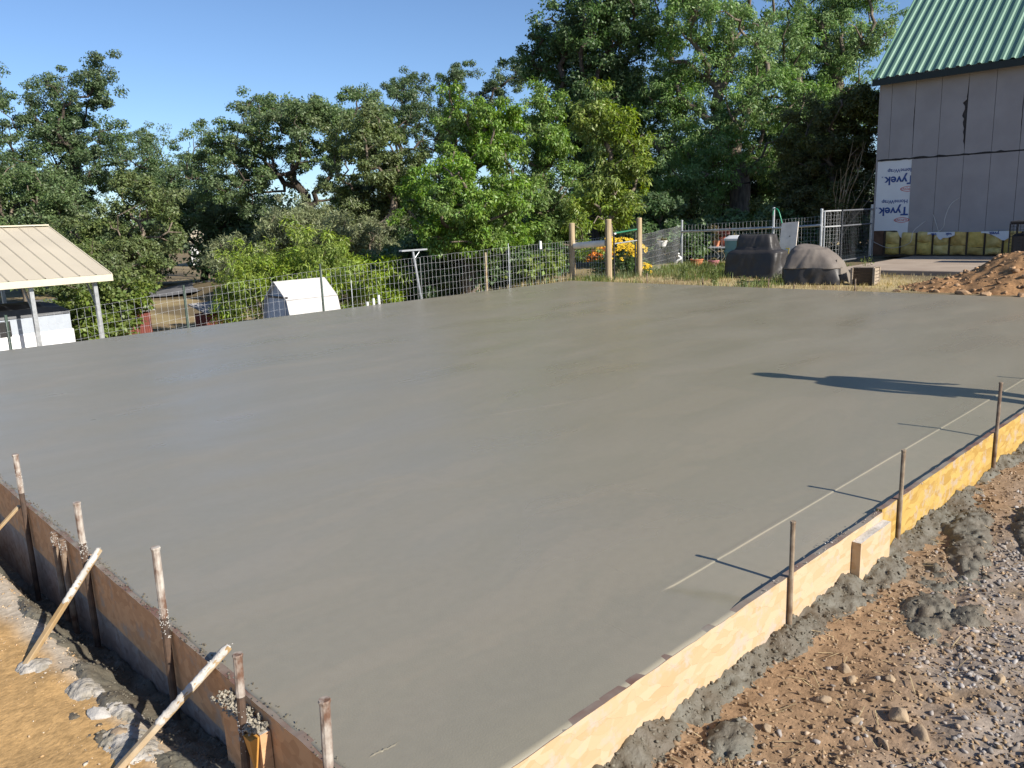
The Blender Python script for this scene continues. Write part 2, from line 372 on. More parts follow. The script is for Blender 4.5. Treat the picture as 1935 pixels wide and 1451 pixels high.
# ridges left by the float, raised a few millimetres
def ridge(pts, h=0.004, w=0.008):
    p = [Vector(q) for q in pts]; fine = []
    for i in range(len(p)-1):
        for t in np.linspace(0, 1, 14, endpoint=False): fine.append(p[i].lerp(p[i+1], t))
    fine.append(p[-1]); n = len(fine); V = []; F = []
    for i, q in enumerate(fine):
        d = (fine[min(i+1, n-1)] - fine[max(i-1, 0)]).normalized(); s = Vector((-d.y, d.x, 0)); fade = min(1, 4*min(i, n-1-i)/n + 0.05)*(0.5+ra.random()*0.7)
        q = q + s*ra.uniform(-.004, .004); z = float(slab_z(q.x, q.y))
        V += [(q.x-s.x*w, q.y-s.y*w, z-0.001), (q.x, q.y, z+h*fade), (q.x+s.x*w, q.y+s.y*w, z-0.001)]
        if i: a = 3*(i-1); F += [(a, a+3, a+4, a+1), (a+1, a+4, a+5, a+2)]
    MB().add(V, F).build('float_ridge', M_conc, slab, smooth=True)
for pts in [[(3.3,7.0,0),(4.2,7.15,0),(5.3,7.27,0)], [(4.4,7.12,0),(5.8,7.3,0),(7.9,7.72,0)], [(3.4,4.5,0),(4.2,4.25,0),(5.1,3.97,0)],
            [(6.5,4.48,0),(8,4.75,0),(9.5,4.89,0)], [(1.9,3.68,0),(2.85,3.66,0)], [(8.4,7.97,0),(10.4,7.1,0),(12.4,6.23,0)], [(5.9,8.28,0),(8.28,8.26,0)],
            [(5.2,9.6,0),(7.4,9.9,0),(9.8,10.0,0)], [(6.8,6.1,0),(8.4,6.3,0),(10.6,6.2,0)], [(9,9.1,0),(11.5,8.9,0)], [(3.6,6.0,0),(5.6,6.25,0)], [(2.43,2.0,0),(2.40,1.84,0)], [(2.02,1.50,0),(2.05,1.74,0)]]:
    ridge(pts, 0.0016, 0.008)
ridge([(1.02,1.71,0.0),(1.13,1.70,0)], 0.004, 0.004)

# ---------------------------------------------------------------- timber forms
def osb_mat(name, base, alt, edge):
    m = bpy.data.materials.new(name); m.use_nodes = True; N = m.node_tree.nodes; L = m.node_tree.links
    p = N['Principled BSDF']; p.inputs['Roughness'].default_value = 0.75; p.inputs['Specular IOR Level'].default_value = 0.25
    g = N.new('ShaderNodeNewGeometry')
    mp = N.new('ShaderNodeMapping'); mp.inputs['Rotation'].default_value = (0, math.radians(35), 0); mp.inputs['Scale'].default_value = (13, 26, 34); L.new(g.outputs['Position'], mp.inputs[0])
    wn = N.new('ShaderNodeTexNoise'); wn.inputs['Scale'].default_value = 5; L.new(g.outputs['Position'], wn.inputs['Vector'])
    va = N.new('ShaderNodeVectorMath'); va.operation = 'MULTIPLY_ADD'; va.inputs[1].default_value = (2.4,2.4,2.4); L.new(wn.outputs['Color'], va.inputs[0]); L.new(mp.outputs[0], va.inputs[2])
    vo = N.new('ShaderNodeTexVoronoi'); vo.inputs['Scale'].default_value = 1.0; vo.inputs['Randomness'].default_value = 1.0; L.new(va.outputs[0], vo.inputs['Vector'])
    sp = N.new('ShaderNodeSeparateColor'); L.new(vo.outputs['Color'], sp.inputs[0])
    r = N.new('ShaderNodeValToRGB'); r.color_ramp.elements[0].color = tuple(alt)+(1,); r.color_ramp.elements[1].color = tuple(base)+(1,)
    r.color_ramp.elements[0].position = 0.08; r.color_ramp.elements[1].position = 0.8
    L.new(sp.outputs[0], r.inputs[0])
    n = N.new('ShaderNodeTexNoise'); n.inputs['Scale'].default_value = 9; n.inputs['Detail'].default_value = 8; n.inputs['Roughness'].default_value = 0.7; L.new(g.outputs['Position'], n.inputs['Vector'])
    r2 = N.new('ShaderNodeValToRGB'); r2.color_ramp.elements[0].position = 0.53; r2.color_ramp.elements[1].position = 0.63
    L.new(n.outputs[0], r2.inputs[0])
    mx = N.new('ShaderNodeMix'); mx.data_type = 'RGBA'; L.new(r2.outputs[0], mx.inputs['Factor']); L.new(r.outputs[0], mx.inputs['A']); mx.inputs['B'].default_value = tuple(edge)+(1,)
    L.new(mx.outputs['Result'], p.inputs['Base Color'])
    b = N.new('ShaderNodeBump'); b.inputs['Distance'].default_value = 0.003; b.inputs['Strength'].default_value = 0.7; L.new(sp.outputs[1], b.inputs['Height']); L.new(b.outputs[0], p.inputs['Normal'])
    return m
M_osb1 = osb_mat('pale_strand_board', (0.47,0.35,0.225), (0.42,0.29,0.16), (0.42,0.33,0.26))
M_osb2 = osb_mat('yellow_strand_board', (0.42,0.285,0.085), (0.33,0.20,0.05), (0.36,0.28,0.20))
M_ply = osb_mat('brown_form_plywood', (0.55,0.33,0.18), (0.44,0.25,0.13), (0.38,0.29,0.22))
M_ply2 = osb_mat('cement_stained_plywood', (0.33,0.27,0.23), (0.24,0.185,0.155), (0.36,0.33,0.30))
M_top = mat('rust_red_board_edge', (0.135,0.075,0.058), 0.85, col2=(0.21,0.19,0.16), vscale=6)

def rough_board(name, x0, x1, y0, y1, z0, z1, m, mtop, label, cat, axis, group, seed, parent=None, wob=0.004):
    """long board with a slightly uneven, chewed top edge"""
    n = max(6, int((x1-x0 if axis == 'x' else y1-y0)/0.03)); V = []; F = []; FT = []
    a0, a1 = (x0, x1) if axis == 'x' else (y0, y1)
    ts = np.linspace(a0, a1, n); zt = z1 + wob*2*fbm(ts*12, ts*0+seed, seed, 3); bow = 0.006*fbm(ts*0.8, ts*0+seed, seed+3, 2)
    for t, q, b in zip(ts, zt, bow):
        if axis == 'x': V += [(t, y0+b, z0), (t, y1+b, z0), (t, y1+b, q), (t, y0+b, q)]
        else: V += [(x0+b, t, z0), (x1+b, t, z0), (x1+b, t, q), (x0+b, t, q)]
    for i in range(n-1):
        a = 4*i; b = a+4
        for e in range(4): F.append((a+e, a+(e+1) % 4, b+(e+1) % 4, b+e)); FT.append(1 if e == 2 else 0)
    F += [(0,3,2,1), (4*n-4, 4*n-3, 4*n-2, 4*n-1)]; FT += [0, 0]
    if axis == 'x': F = [f[::-1] for f in F]
    o = MB().add(V, F).build(name, m, parent); o.data.materials.append(mtop)
    o.data.polygons.foreach_set('material_index', FT); o.data.update()
    if label: tag(o, label, cat, group)
    return o
gF = 'form boards around the slab'
rough_board('form_board', 0.93, 3.74, 1.392, 1.421, -0.34, 0.004, M_osb1, M_top, 'pale peach strand board form along the near right slab edge', 'form board', 'x', gF, 3)
rough_board('form_board', 3.744, 7.2, 1.394, 1.422, -0.34, 0.012, M_osb2, M_top, 'bright yellow strand board form along the right slab edge', 'form board', 'x', gF, 7)
rough_board('form_board', 7.204, 13.7, 1.393, 1.421, -0.34, 0.005, M_osb2, M_top, 'far right form board running on out of frame', 'form board', 'x', gF, 8)
rough_board('splice_block', 3.40, 3.74, 1.350, 1.390, -0.33, -0.035, M_osb1, M_splat, 'short splice block nailed over the joint of the right forms', 'wood block', 'x', None, 12)
rough_board('form_board', 0.932, 0.962, 1.425, 3.86, -0.235, 0.003, M_ply, M_top, 'brown plywood form board nearest the slab corner on the left side', 'form board', 'y', gF, 21)
rough_board('form_board', 0.930, 0.961, 3.864, 9.0, -0.235, 0.004, M_ply, M_top, 'brown plywood form board running out of frame on the left side', 'form board', 'y', gF, 23)
rough_board('form_board', 0.944, 0.963, 1.43, 4.4, -0.66, -0.242, M_ply2, M_top, 'cement stained lower form board below the near left form', 'form board', 'y', gF, 25)
rough_board('form_board', 0.945, 0.962, 4.404, 9.0, -0.70, -0.243, M_ply2, M_top, 'cement stained lower form board below the far left form', 'form board', 'y', gF, 27)
rough_board('form_board', 13.60, 13.63, 1.43, 12.1, -0.28, -0.012, M_ply, M_top, 'form board along the far edge of the slab before the grass', 'form board', 'y', gF, 29)
rough_board('form_board', 0.96, 13.6, 12.172, 12.20, -0.40, -0.012, M_ply, M_top, 'form board along the slab edge beside the wire fence', 'form board', 'x', gF, 30)
# cleat with crumbs of concrete and an orange wedge, near the fourth left stake
c = rough_board('cleat_board', 0.895, 0.929, 2.10, 2.37, -0.30, -0.045, M_ply, M_splat, 'dark scab board fixed to the left form, topped with concrete crumbs', 'wood block', 'y', None, 33)
M_orange = mat('raw_orange_wood', (0.55,0.27,0.06), 0.7, vary=0.2)
w = MB().add([(0.862,2.10,-0.05),(0.893,2.10,-0.05),(0.893,2.145,-0.05),(0.862,2.145,-0.05),(0.878,2.12,-0.17),(0.884,2.12,-0.17),(0.884,2.127,-0.17),(0.878,2.127,-0.17)], [(0,1,2,3),(4,7,6,5),(0,4,5,1),(1,5,6,2),(2,6,7,3),(3,7,4,0)]).build('wood_wedge', M_orange)
tag(w, 'small orange wooden wedge driven beside the left scab board', 'wedge')

def stones(name, pts, sizes, m, seed, flat=0.6, parent=None, lo=False):
    r_ = np.random.default_rng(seed); n = len(pts)
    t = (1+5**.5)/2
    ico = np.array([(-1,t,0),(1,t,0),(-1,-t,0),(1,-t,0),(0,-1,t),(0,1,t),(0,-1,-t),(0,1,-t),(t,0,-1),(t,0,1),(-t,0,-1),(-t,0,1)], float); ico /= np.linalg.norm(ico[0])
    fi = np.array([(0,11,5),(0,5,1),(0,1,7),(0,7,10),(0,10,11),(1,5,9),(5,11,4),(11,10,2),(10,7,6),(7,1,8),(3,9,4),(3,4,2),(3,2,6),(3,6,8),(3,8,9),(4,9,5),(2,4,11),(6,2,10),(8,6,7),(9,8,1)])
    if lo:
        ico = np.array([(1,0,0),(-1,0,0),(0,1,0),(0,-1,0),(0,0,1),(0,0,-1)], float); fi = np.array([(0,2,4),(2,1,4),(1,3,4),(3,0,4),(2,0,5),(1,2,5),(3,1,5),(0,3,5)])
    K = len(ico); V = np.repeat(ico[None], n, 0) * r_.uniform(0.58, 1.32, (n, K, 1))
    if lo: V = V + r_.normal(0, .22, V.shape)
    sc = np.stack([r_.uniform(.8, 1.5, n), r_.uniform(.6, 1.1, n), flat*r_.uniform(.6, 1.3, n)], -1); V = V*sc[:,None,:]
    a = r_.uniform(0, 6.28, n); b = r_.normal(0, 0.35, n); ca_, sa = np.cos(a), np.sin(a); cb, sb = np.cos(b), np.sin(b)
    x = V[...,0]*cb[:,None] + V[...,2]*sb[:,None]; z = -V[...,0]*sb[:,None] + V[...,2]*cb[:,None]; y = V[...,1]
    W_ = np.stack([x*ca_[:,None]-y*sa[:,None], x*sa[:,None]+y*ca_[:,None], z], -1) * np.asarray(sizes)[:,None,None] + np.asarray(pts)[:,None,:]
    F = (fi[None] + (np.arange(n)*K)[:,None,None]).reshape(-1, 3)
    return np_mesh(name, W_.reshape(-1, 3), F, 3, m, parent)
def scatter(n, x0, x1, y0, y1, dens, seed):
    rr = np.random.default_rng(seed); x = rr.uniform(x0, x1, n*6); y = rr.uniform(y0, y1, n*6); k_ = rr.random(n*6) < dens(x, y); return x[k_][:n], y[k_][:n]
def sz(n, lo, hi, p=2.5, seed=0): return lo + (hi-lo)*np.random.default_rng(seed).random(n)**p
# a lumpy strip or patch laid over a base surface
def lumps(name, x0, x1, y0, y1, hf, m, base=None, step=0.012, parent=None):
    xs = np.arange(x0, x1, step); ys = np.arange(y0, y1, step); A, Bq = np.meshgrid(xs, ys, indexing='ij'); H = hf(A, Bq)
    Z = (ground_z(A, Bq) if base is None else base) + np.maximum(H, -0.03); ii = np.arange(A.size).reshape(A.shape); keep = (H > 0)
    kf = keep[:-1,:-1] | keep[1:,:-1] | keep[1:,1:] | keep[:-1,1:]
    q = np.stack([ii[:-1,:-1], ii[1:,:-1], ii[1:,1:], ii[:-1,1:]], -1)[kf]
    used = np.unique(q); rm = np.full(A.size, -1); rm[used] = np.arange(len(used))
    return np_mesh(name, np.stack([A, Bq, Z], -1).reshape(-1, 3)[used], rm[q], 4, m, parent, True)
def spill_h(x, y):
    n = fbm(x*7, y*7, 71, 4); n2 = np.abs(fbm(x*24, y*24, 73, 3)); w = 0.105 + 0.12*fbm(x*1.6, 0*x, 75, 4) + 0.03*sstep(3, 4.5, x)
    d = (1.395 - y)/np.maximum(w, 0.05)
    return 0.040*(1-d**1.3) + 0.075*n + 0.020*cellbump(x*21, y*21, 401) + 0.014*cellbump(x*48, y*48, 402) - 0.028 - 0.03*sstep(3.6, 4.4, x)*sstep(-.05, .12, fbm(x*2.5, y*2.5, 403, 3))
sp = lumps('spilled_concrete', 0.95, 8.0, 0.95, 1.393, spill_h, M_wet, step=0.0085)
x, y = scatter(1300, 0.95, 7.6, 1.0, 1.39, lambda x, y: (spill_h(x, y) > 0.0)*np.clip(2.4/np.maximum(x, 2), .3, 1), 301); s_ = sz(len(x), 0.002, 0.010, 2.2, 302)
tag(stones('aggregate_lumps', np.stack([x, y, ground_z(x, y)+np.maximum(spill_h(x, y), 0)+s_*.1], -1), s_, M_wet2, 303, 0.8, sp), kind='stuff')
tag(sp, 'ridge of wet grey concrete spilled along the foot of the right form', 'concrete spill')
def blob_h(cx, cy, rx, ry, seed, h=0.05, rot=0.0, k=1.0):
    def f(x, y):
        dx = x-cx; dy = y-cy; c_, s_ = math.cos(rot), math.sin(rot); u = (dx*c_+dy*s_)/rx; v_ = (-dx*s_+dy*c_)/ry
        r = np.hypot(u, v_) + 1.5*fbm(x*6, y*6, seed, 4)
        return h*(1-r**2) + k*0.030*cellbump(x*19, y*19, seed+5) + (0.010+.004*k)*cellbump(x*46, y*46, seed+9) + 0.05*k*fbm(x*9, y*9, seed+7, 3) + (1-k)*.016*cellbump(x*80, y*80, seed+11) - 0.034*(0.62+0.38*k)
    return f
gS = 'wet concrete lumps on the gravel'
for (x, y, rx, ry, sd, lab) in [(3.45,1.05,0.26,0.12,81,'wet concrete lump on the gravel straight below the splice block'), (4.3,1.17,0.50,0.09,85,'long dark concrete smear on the gravel past the pale cobble'),
                           (3.42,0.90,0.12,0.07,87,'small wet concrete lump at the near end of the gravel smears'), (4.6,0.96,0.4,0.07,89,'thin concrete smear farther out on the gravel by the frame edge'), (2.06,1.21,0.10,0.07,93,'concrete lump in the dirt at the bottom frame edge')]:
    o = lumps('concrete_lump', x-rx*1.9, x+rx*1.9, y-rx*1.5, y+rx*1.5, blob_h(x, y, rx, ry, sd, 0.032, 0.25), M_wet, step=0.009); tag(o, lab, 'concrete lump', gS)
    bh = blob_h(x, y, rx, ry, sd, 0.032, 0.25); ax_, ay_ = scatter(int(350*rx), x-rx*1.6, x+rx*1.6, y-rx*1.2, y+rx*1.2, lambda p, q: (bh(p, q) > 0)*1.0, sd+400); as_ = sz(len(ax_), 0.002, 0.010, 2.2, sd)
    if len(ax_): tag(stones('aggregate_lumps', np.stack([ax_, ay_, ground_z(ax_, ay_)+np.maximum(bh(ax_, ay_), 0)+as_*.1], -1), as_, M_wet2, sd+401, 0.8, o), kind='stuff')
# cement-white and grey splashes in the left trench
M_pale = mat('cement_splash', (0.42,0.395,0.36), 0.9, col2=(0.22,0.195,0.15), vscale=11, bump=0.01, bscale=45)
def trench_h(x, y):
    return 0.050*sstep(0.68, 0.86, x + 0.20*fbm(y*3, 0*y, 95, 3)) + 0.10*fbm(x*8, y*8, 97, 4) + 0.010*cellbump(x*24, y*24, 98) + 0.012*cellbump(x*52, y*52, 99) + 0.008*cellbump(x*95, y*95, 100) - 0.054
o = lumps('trench_spill', 0.55, 0.942, 1.5, 5.6, trench_h, M_wet, step=0.010); tx, ty = scatter(1500, 0.60, 0.935, 1.9, 5.2, lambda x, y: (trench_h(x, y) > 0)*1.0, 331); ts = sz(len(tx), 0.0015, 0.008, 2.2, 332)
tag(stones('aggregate_lumps', np.stack([tx, ty, ground_z(tx, ty)+np.maximum(trench_h(tx, ty), 0)+ts*.1], -1), ts, M_wet2, 333, 0.8, o), kind='stuff')
tag(o, 'dark concrete droppings in the shaded trench below the left form', 'concrete spill')
gL = 'cement splashes beside the left trench'
for (x, y, rx, ry, sd, lab) in [(0.70,2.66,0.09,0.13,101,'cracked white cement splash at the bottom of the left bank'), (0.69,3.20,0.06,0.10,105,'pale cement lump on the left bank past the long brace foot'), (0.60,3.55,0.07,0.08,109,'white cement splash round the foot of the far brace'), (0.76,2.95,0.05,0.13,113,'greenish grey cement lump on the shadow edge of the left bank')]:
    o = lumps('cement_splash', x-0.2, x+0.2, y-0.25, y+0.25, blob_h(x, y, rx, ry, sd, 0.022, 0.0, 0.12), M_pale, step=0.008); tag(o, lab, 'cement splash', gL)
# crumbs on top of the left form and the cleat
def crumbs(name, parent, pts, m, seed, smin=.006, smax=.016):
    r = random.Random(seed); mb = MB()
    for (x, y, z) in pts:
        s = r.uniform(smin, smax); q = Matrix.Translation((x, y, z)) @ Matrix.Rotation(r.uniform(0, 6), 4, 'Z') @ Matrix.Rotation(r.uniform(0, 6), 4, 'X')
        P = [(1,0,0),(-1,0,0),(0,1,0),(0,-1,0),(0,0,1),(0,0,-1)]
        mb.add([q @ Vector((a*s*r.uniform(.7,1.3), b*s*r.uniform(.7,1.3), c_*s*r.uniform(.5,1))) for a, b, c_ in P], [(0,2,4),(2,1,4),(1,3,4),(3,0,4),(2,0,5),(1,2,5),(3,1,5),(0,3,5)])
    o = mb.build(name, m, parent); o['kind'] = 'stuff'; return o
M_crumb = mat('tan_concrete_crumb', (0.30,0.27,0.215), .9, vary=.3, vscale=30, island=.3)
r = random.Random(5)
crumbs('concrete_crumbs', c, [(r.uniform(0.868, 0.935), r.uniform(2.10, 2.38), -0.04+r.random()*0.02) for _ in range(330)], M_crumb, 6, .003, .009)
o = crumbs('concrete_crumbs', None, [(r.uniform(0.93, 0.975), 1.45+4.6*r.random(), 0.004+0.004*r.random()) for _ in range(420)], M_wet, 8, .002, .006)
tag(o, 'concrete crumbs along the top edge of the left form', 'crumbs')
o = crumbs('concrete_crumbs', None, [(2.6+5*r.random(), r.uniform(1.39, 1.43), 0.006+0.004*r.random()) for _ in range(200)], M_pale, 9, .0015, .005)
tag(o, 'concrete crumbs along the top edge of the right form', 'crumbs')

# ---------------------------------------------------------------- stakes and braces
M_dkpin = mat('shade_dark_rusty_pin_steel', (0.10,0.062,0.042), 0.7, col2=(0.04,0.028,0.022), vscale=18)  # dark tone holds the form's shade as well as the rust
def stake(name, x, y, ztop, label, rad, m, lean=(0,0), zbot=None, splat=None, group='steel form stakes'):
    g = gz(x, y); zb = g - 0.12 if zbot is None else zbot; n = 9
    t = empty(name, (x, y, g), label, 'stake', group)
    P = []
    for i in range(n+1):
        z = zb + (ztop-zb)*i/n; P.append((lean[0]*(z), lean[1]*(z), z-g))
    r_ = random.Random(int(y*997+x*31))
    if m is M_pipe:
        k_ = next((i for i, p in enumerate(P) if p[2]+g > 0.0), len(P)-1)
        MB().tube(P[:k_+1], [rad*.97]*(k_+1), 10).build('lower_shaft', M_dkpin, t)
        P2 = P[k_:]; MB().tube(P2, [rad*(1+0.04*r_.uniform(-1,1)) for _ in P2], 10).build('upper_shaft', m, t)
    else: MB().tube(P, [rad*(1+0.04*r_.uniform(-1,1)) for _ in P], 10).build('shaft', m, t, smooth=False)
    p = P[-1]; MB().tube([(p[0], p[1], p[2]-0.012), (p[0], p[1], p[2]-0.002), (p[0], p[1], p[2]+0.002)], [rad*1.03, rad*1.22, rad*1.1], 10).build('mushroomed_head', m, t)
    if splat:
        pts = []
        for i in range(110):
            z = splat[0] + (splat[1]-splat[0])*(0.5+0.5*r_.triangular(-1,1,0)) - g; an = r_.uniform(0, 6.28)
            pts.append((lean[0]*(z+g)+math.cos(an)*rad, lean[1]*(z+g)+math.sin(an)*rad, z))
        crumbs('cement_crumbs', t, pts, M_splat, int(y*100), .0015, .0038)
    return t
stake('form_stake', 2.81, 1.381, 0.24, 'steel pin against the right form, nearest of them', 0.0095, M_pin)
stake('form_stake', 3.94, 1.383, 0.265, 'steel pin at the yellow form just past the splice block', 0.010, M_pin)
stake('form_stake', 5.49, 1.383, 0.335, 'tall dark pin at the yellow form near the right frame edge', 0.0105, M_rust)
stake('form_stake', 7.45, 1.383, 0.30, 'steel pin on the right form beyond the frame edge', 0.0105, M_rust)
stake('form_stake', 0.912, 4.87, 0.30, 'white splattered steel stake farthest along the left form', 0.0145, M_pipe, (0.02,0.06), splat=(0.08,0.24))
stake('form_stake', 0.912, 3.80, 0.28, 'rusty steel stake on the left form behind a white brace', 0.0145, M_pipe, (0.02,0.05), splat=(0.0,0.12))
stake('form_stake', 0.912, 2.86, 0.33, 'tallest steel stake on the left form, white cement near its foot', 0.0145, M_pipe, (0.03,0.05), splat=(-0.03,0.14))
stake('form_stake', 0.875, 2.165, 0.20, 'tan rusted stake beside the scab board on the left form', 0.0135, M_pipe, (0.05,0.02), splat=(-0.12,0.03))
stake('form_stake', 0.915, 1.735, 0.22, 'short rusty stake with a worn red head nearest the slab corner', 0.0145, M_pipe, (0.05,0.02))
gT = 'cut off stake stubs'
stake('stake_stub', 0.905, 4.27, 0.020, 'left one of two cut off stubs capped with cement on the left form', 0.014, M_rust, splat=(-0.06,0.028), group=gT)
stake('stake_stub', 0.905, 4.13, 0.024, 'right one of two cut off stubs capped with cement on the left form', 0.014, M_rust, splat=(-0.06,0.03), group=gT)
for (y, h, lab) in [(5.75,0.20,'short dark stake at the far slab edge in front of the domed cover'), (7.35,0.16,'thin stake at the far slab edge in front of the big grill cover'), (6.85,0.08,'low stake at the far slab edge between the two covers'), (8.75,0.13,'thin stake at the far slab edge below the flower pots'), (10.1,0.2,'thin stake at the far slab edge right of the wooden gate')]:
    stake('form_stake', 13.66, y, h, lab, 0.011, M_rust, group='stakes at the far slab edge')
M_bracew = mat('dusty_brace_wood', (0.40,0.33,0.235), 0.8, col2=(0.28,0.185,0.085), vscale=7, bump=0.002, bscale=30)
def brace(p0, p1, label, w=0.014, coat=None):
    t = empty('form_brace', p1, label, 'brace', 'diagonal braces of the left form'); a = Vector(p0)-Vector(p1); d = a.normalized(); o_ = -d*0.08
    q = d.to_track_quat('Z', 'Y').to_matrix().to_4x4(); L_ = a.length
    MB().box(-w, w, -w*0.8, w*0.8, -0.10, L_, q, bev=0.003).build('brace_bar', M_bracew, t)
    if coat:
        r_ = random.Random(int(p0[1]*50)); pts = []
        for i in range(240):
            q_ = d*(L_*r_.uniform(*coat)) + Vector((r_.uniform(-w,w), r_.uniform(-w,w), w*r_.uniform(.3,1.1))); pts.append(tuple(q_))
        crumbs('cement_crumbs', t, pts[:70], M_splat, 5, .0015, .004)
        P = [d*(L_*(coat[0]+(coat[1]-coat[0])*i/36)) + Vector((0,0,.0035+r_.uniform(-.002,.002))) for i in range(37)]
        MB().tube(P, [w*(0.6 if i in (0, 36) else r_.uniform(.98, 1.22)) for i in range(37)], 9).build('cement_smear', M_splat, t, smooth=True)
brace((0.968,3.765,0.055), (0.57,3.56,-0.275), 'whitened diagonal brace leaning on the second left stake', 0.013, (0.5,1.0))
brace((0.985,2.475,0.065), (0.60,2.55,-0.245), 'long tan brace with cement on its upper half, nearest the camera', 0.013, (0.35,1.0))
brace((0.905,4.93,0.0), (0.45,4.70,-0.29), 'thin tan brace at the left frame edge', 0.010)

# ---------------------------------------------------------------- gravel, clods, cobbles
M_gravel = mat('grey_gravel', (0.30,0.28,0.265), 0.9, col2=(0.235,0.20,0.17), vscale=5, island=0.3)
M_peb = mat('tan_pebbles', (0.32,0.245,0.175), 0.9, col2=(0.22,0.155,0.10), vscale=5, island=0.4)
M_clod = mat('soil_clods', (0.21,0.14,0.085), 0.95, col2=(0.27,0.19,0.11), vscale=8, island=0.35)
M_cob = mat('tan_cobble', (0.34,0.255,0.16), 0.9, col2=(0.25,0.185,0.125), vscale=9, bump=0.004, bscale=60)
R = np.random.default_rng(11)
def dens_gravel(x, y):
    n1 = fbm(x*1.3, y*1.3, 41, 4); n2 = fbm(x*5, y*5, 43, 4)
    a = sstep(0.35, -0.35, (y-1.02) + 0.35*(x-3.0)*-0.25 + 0.9*n1) * sstep(-0.12, 0.1, n2+0.35*n1+0.05)
    return np.clip(a**1.6*1.0+0.02, 0, 1)*(0.35+0.65*sstep(-.06,.12,fbm(x*3.1, y*3.1, 353, 3)))*np.clip(2.6/np.maximum(np.hypot(x, y), 2)*1.0, 0.25, 1)
x, y = scatter(13000, 1.6, 8.5, -1.2, 1.36, dens_gravel, 12); s_ = sz(len(x), 0.004, 0.015, 1.7, 13)
o = stones('gravel', np.stack([x, y, ground_z(x, y)+s_*0.25], -1), s_, M_gravel, 14); tag(o, 'loose grey crushed gravel over the dirt right of the form', 'gravel', kind='stuff')
x, y = scatter(11000, 1.5, 7.5, -1.0, 1.36, lambda x, y: 0.08+0.6*sstep(-.08,.14,fbm(x*2.2, y*2.2, 351, 4)), 15); s_ = sz(len(x), 0.003, 0.013, 2.0, 16)
o = stones('pebbles', np.stack([x, y, ground_z(x, y)+s_*0.25], -1), s_, M_peb, 17, lo=True); tag(o, 'small tan pebbles scattered over the brown dirt at right', 'pebbles', kind='stuff')
x, y = scatter(15000, 1.4, 6.5, -0.5, 1.34, lambda x, y: sstep(4.2, 1.8, x)*0.7+0.3, 18); s_ = sz(len(x), 0.002, 0.012, 3, 19)
o = stones('soil_clods', np.stack([x, y, ground_z(x, y)+s_*0.2], -1), s_, M_clod, 20, 0.8, lo=True); tag(o, 'crumbly brown soil clods along the concrete spill', 'clods', kind='stuff')
x, y = scatter(3200, 0.0, 0.93, 1.5, 6, lambda x, y: sstep(0.4, 0.8, x)*0.8+0.08, 21); s_ = sz(len(x), 0.0012, 0.008, 3, 22)
M_clodL = mat('ochre_clods', (0.42,0.27,0.13), 0.95, col2=(0.40,0.36,0.30), vscale=6, island=0.3)
o = stones('clay_clods', np.stack([x, y, ground_z(x, y)+s_*0.2], -1), s_, M_clodL, 23, 0.8, lo=True); tag(o, 'ochre clay crumbs on the bank left of the form', 'clods', kind='stuff')
def cobble(x, y, sx_, sy_, sz_, seed, label, rot=0.0, m=M_cob, name='cobble', group='cobbles in the dirt', z=None):
    bm = bmesh.new(); bmesh.ops.create_icosphere(bm, subdivisions=3 if m is M_cob else 2, radius=1.0); r_ = random.Random(seed)
    cuts = [(Vector((r_.uniform(-1,1), r_.uniform(-1,1), r_.uniform(-.4,1))).normalized(), r_.uniform(.55,.85)) for _ in range(11)]
    for q in bm.verts:
        for n_, d_ in cuts:
            e_ = q.co.dot(n_) - d_
            if e_ > 0: q.co -= n_*e_*0.95
        q.co *= 1+0.05*math.sin(q.co.x*5+seed)*math.cos(q.co.y*4)
        q.co = Vector((q.co.x*sx_, q.co.y*sy_, q.co.z*sz_))
    me = bpy.data.meshes.new(name); bm.to_mesh(me); bm.free(); me.materials.append(m)
    me.polygons.foreach_set('use_smooth', np.full(len(me.polygons), m is M_cob))
    o = bpy.data.objects.new(name, me); COL.objects.link(o); o.location = (x, y, (gz(x, y) if z is None else z) + sz_*0.3); o.rotation_euler = (0.1, 0.05, rot)
    return tag(o, label, 'rock', group)
for a in [(2.53,0.85,.046,.034,.030,1,'largest tan cobble in the right foreground gravel',.4), (2.50,0.775,.042,.034,.026,2,'flat tan cobble just below the largest one',1.2), (2.71,1.11,.030,.024,.024,3,'yellowish cobble with a smaller stone against it',.9),
          (2.66,1.06,.028,.020,.022,4,'greyish cobble leaning on the yellowish one',.2), (2.46,1.08,.032,.020,.016,5,'flat pale stone in the brown dirt near the bottom',2.2), (4.19,1.08,.045,.034,.036,6,'pale cobble standing out of the dark concrete smears',.5),
          (2.72,0.95,.026,.024,.015,7,'flat round stone in the middle of the gravel',.1), (2.43,0.95,.040,.016,.016,8,'long narrow stone left of the largest cobble',2.6), (2.19,1.14,.022,.018,.016,9,'small tan stone near the bottom frame edge',.6),
          (2.38,0.84,.034,.016,.018,10,'elongated stone at the bottom frame edge below the gravel',1.0), (3.0,0.68,.030,.024,.022,11,'tan stone in the white gravel at the right frame edge',.3)]:
    cobble(*a)
M_white_rock = mat('cement_white_rock', (0.44,0.42,0.39), 0.9, vary=0.2, vscale=12, bump=0.005, bscale=50)
cobble(0.675,2.95,.038,.055,.016,31,'white cement covered rock on the left bank',.5,M_white_rock); cobble(0.685,2.76,.036,.042,.016,32,'smooth tan rock on the left bank beside the white splash',.2); cobble(0.715,3.12,.03,.05,.02,33,'flat grey lump above the white rock on the left bank',.3,M_pale)
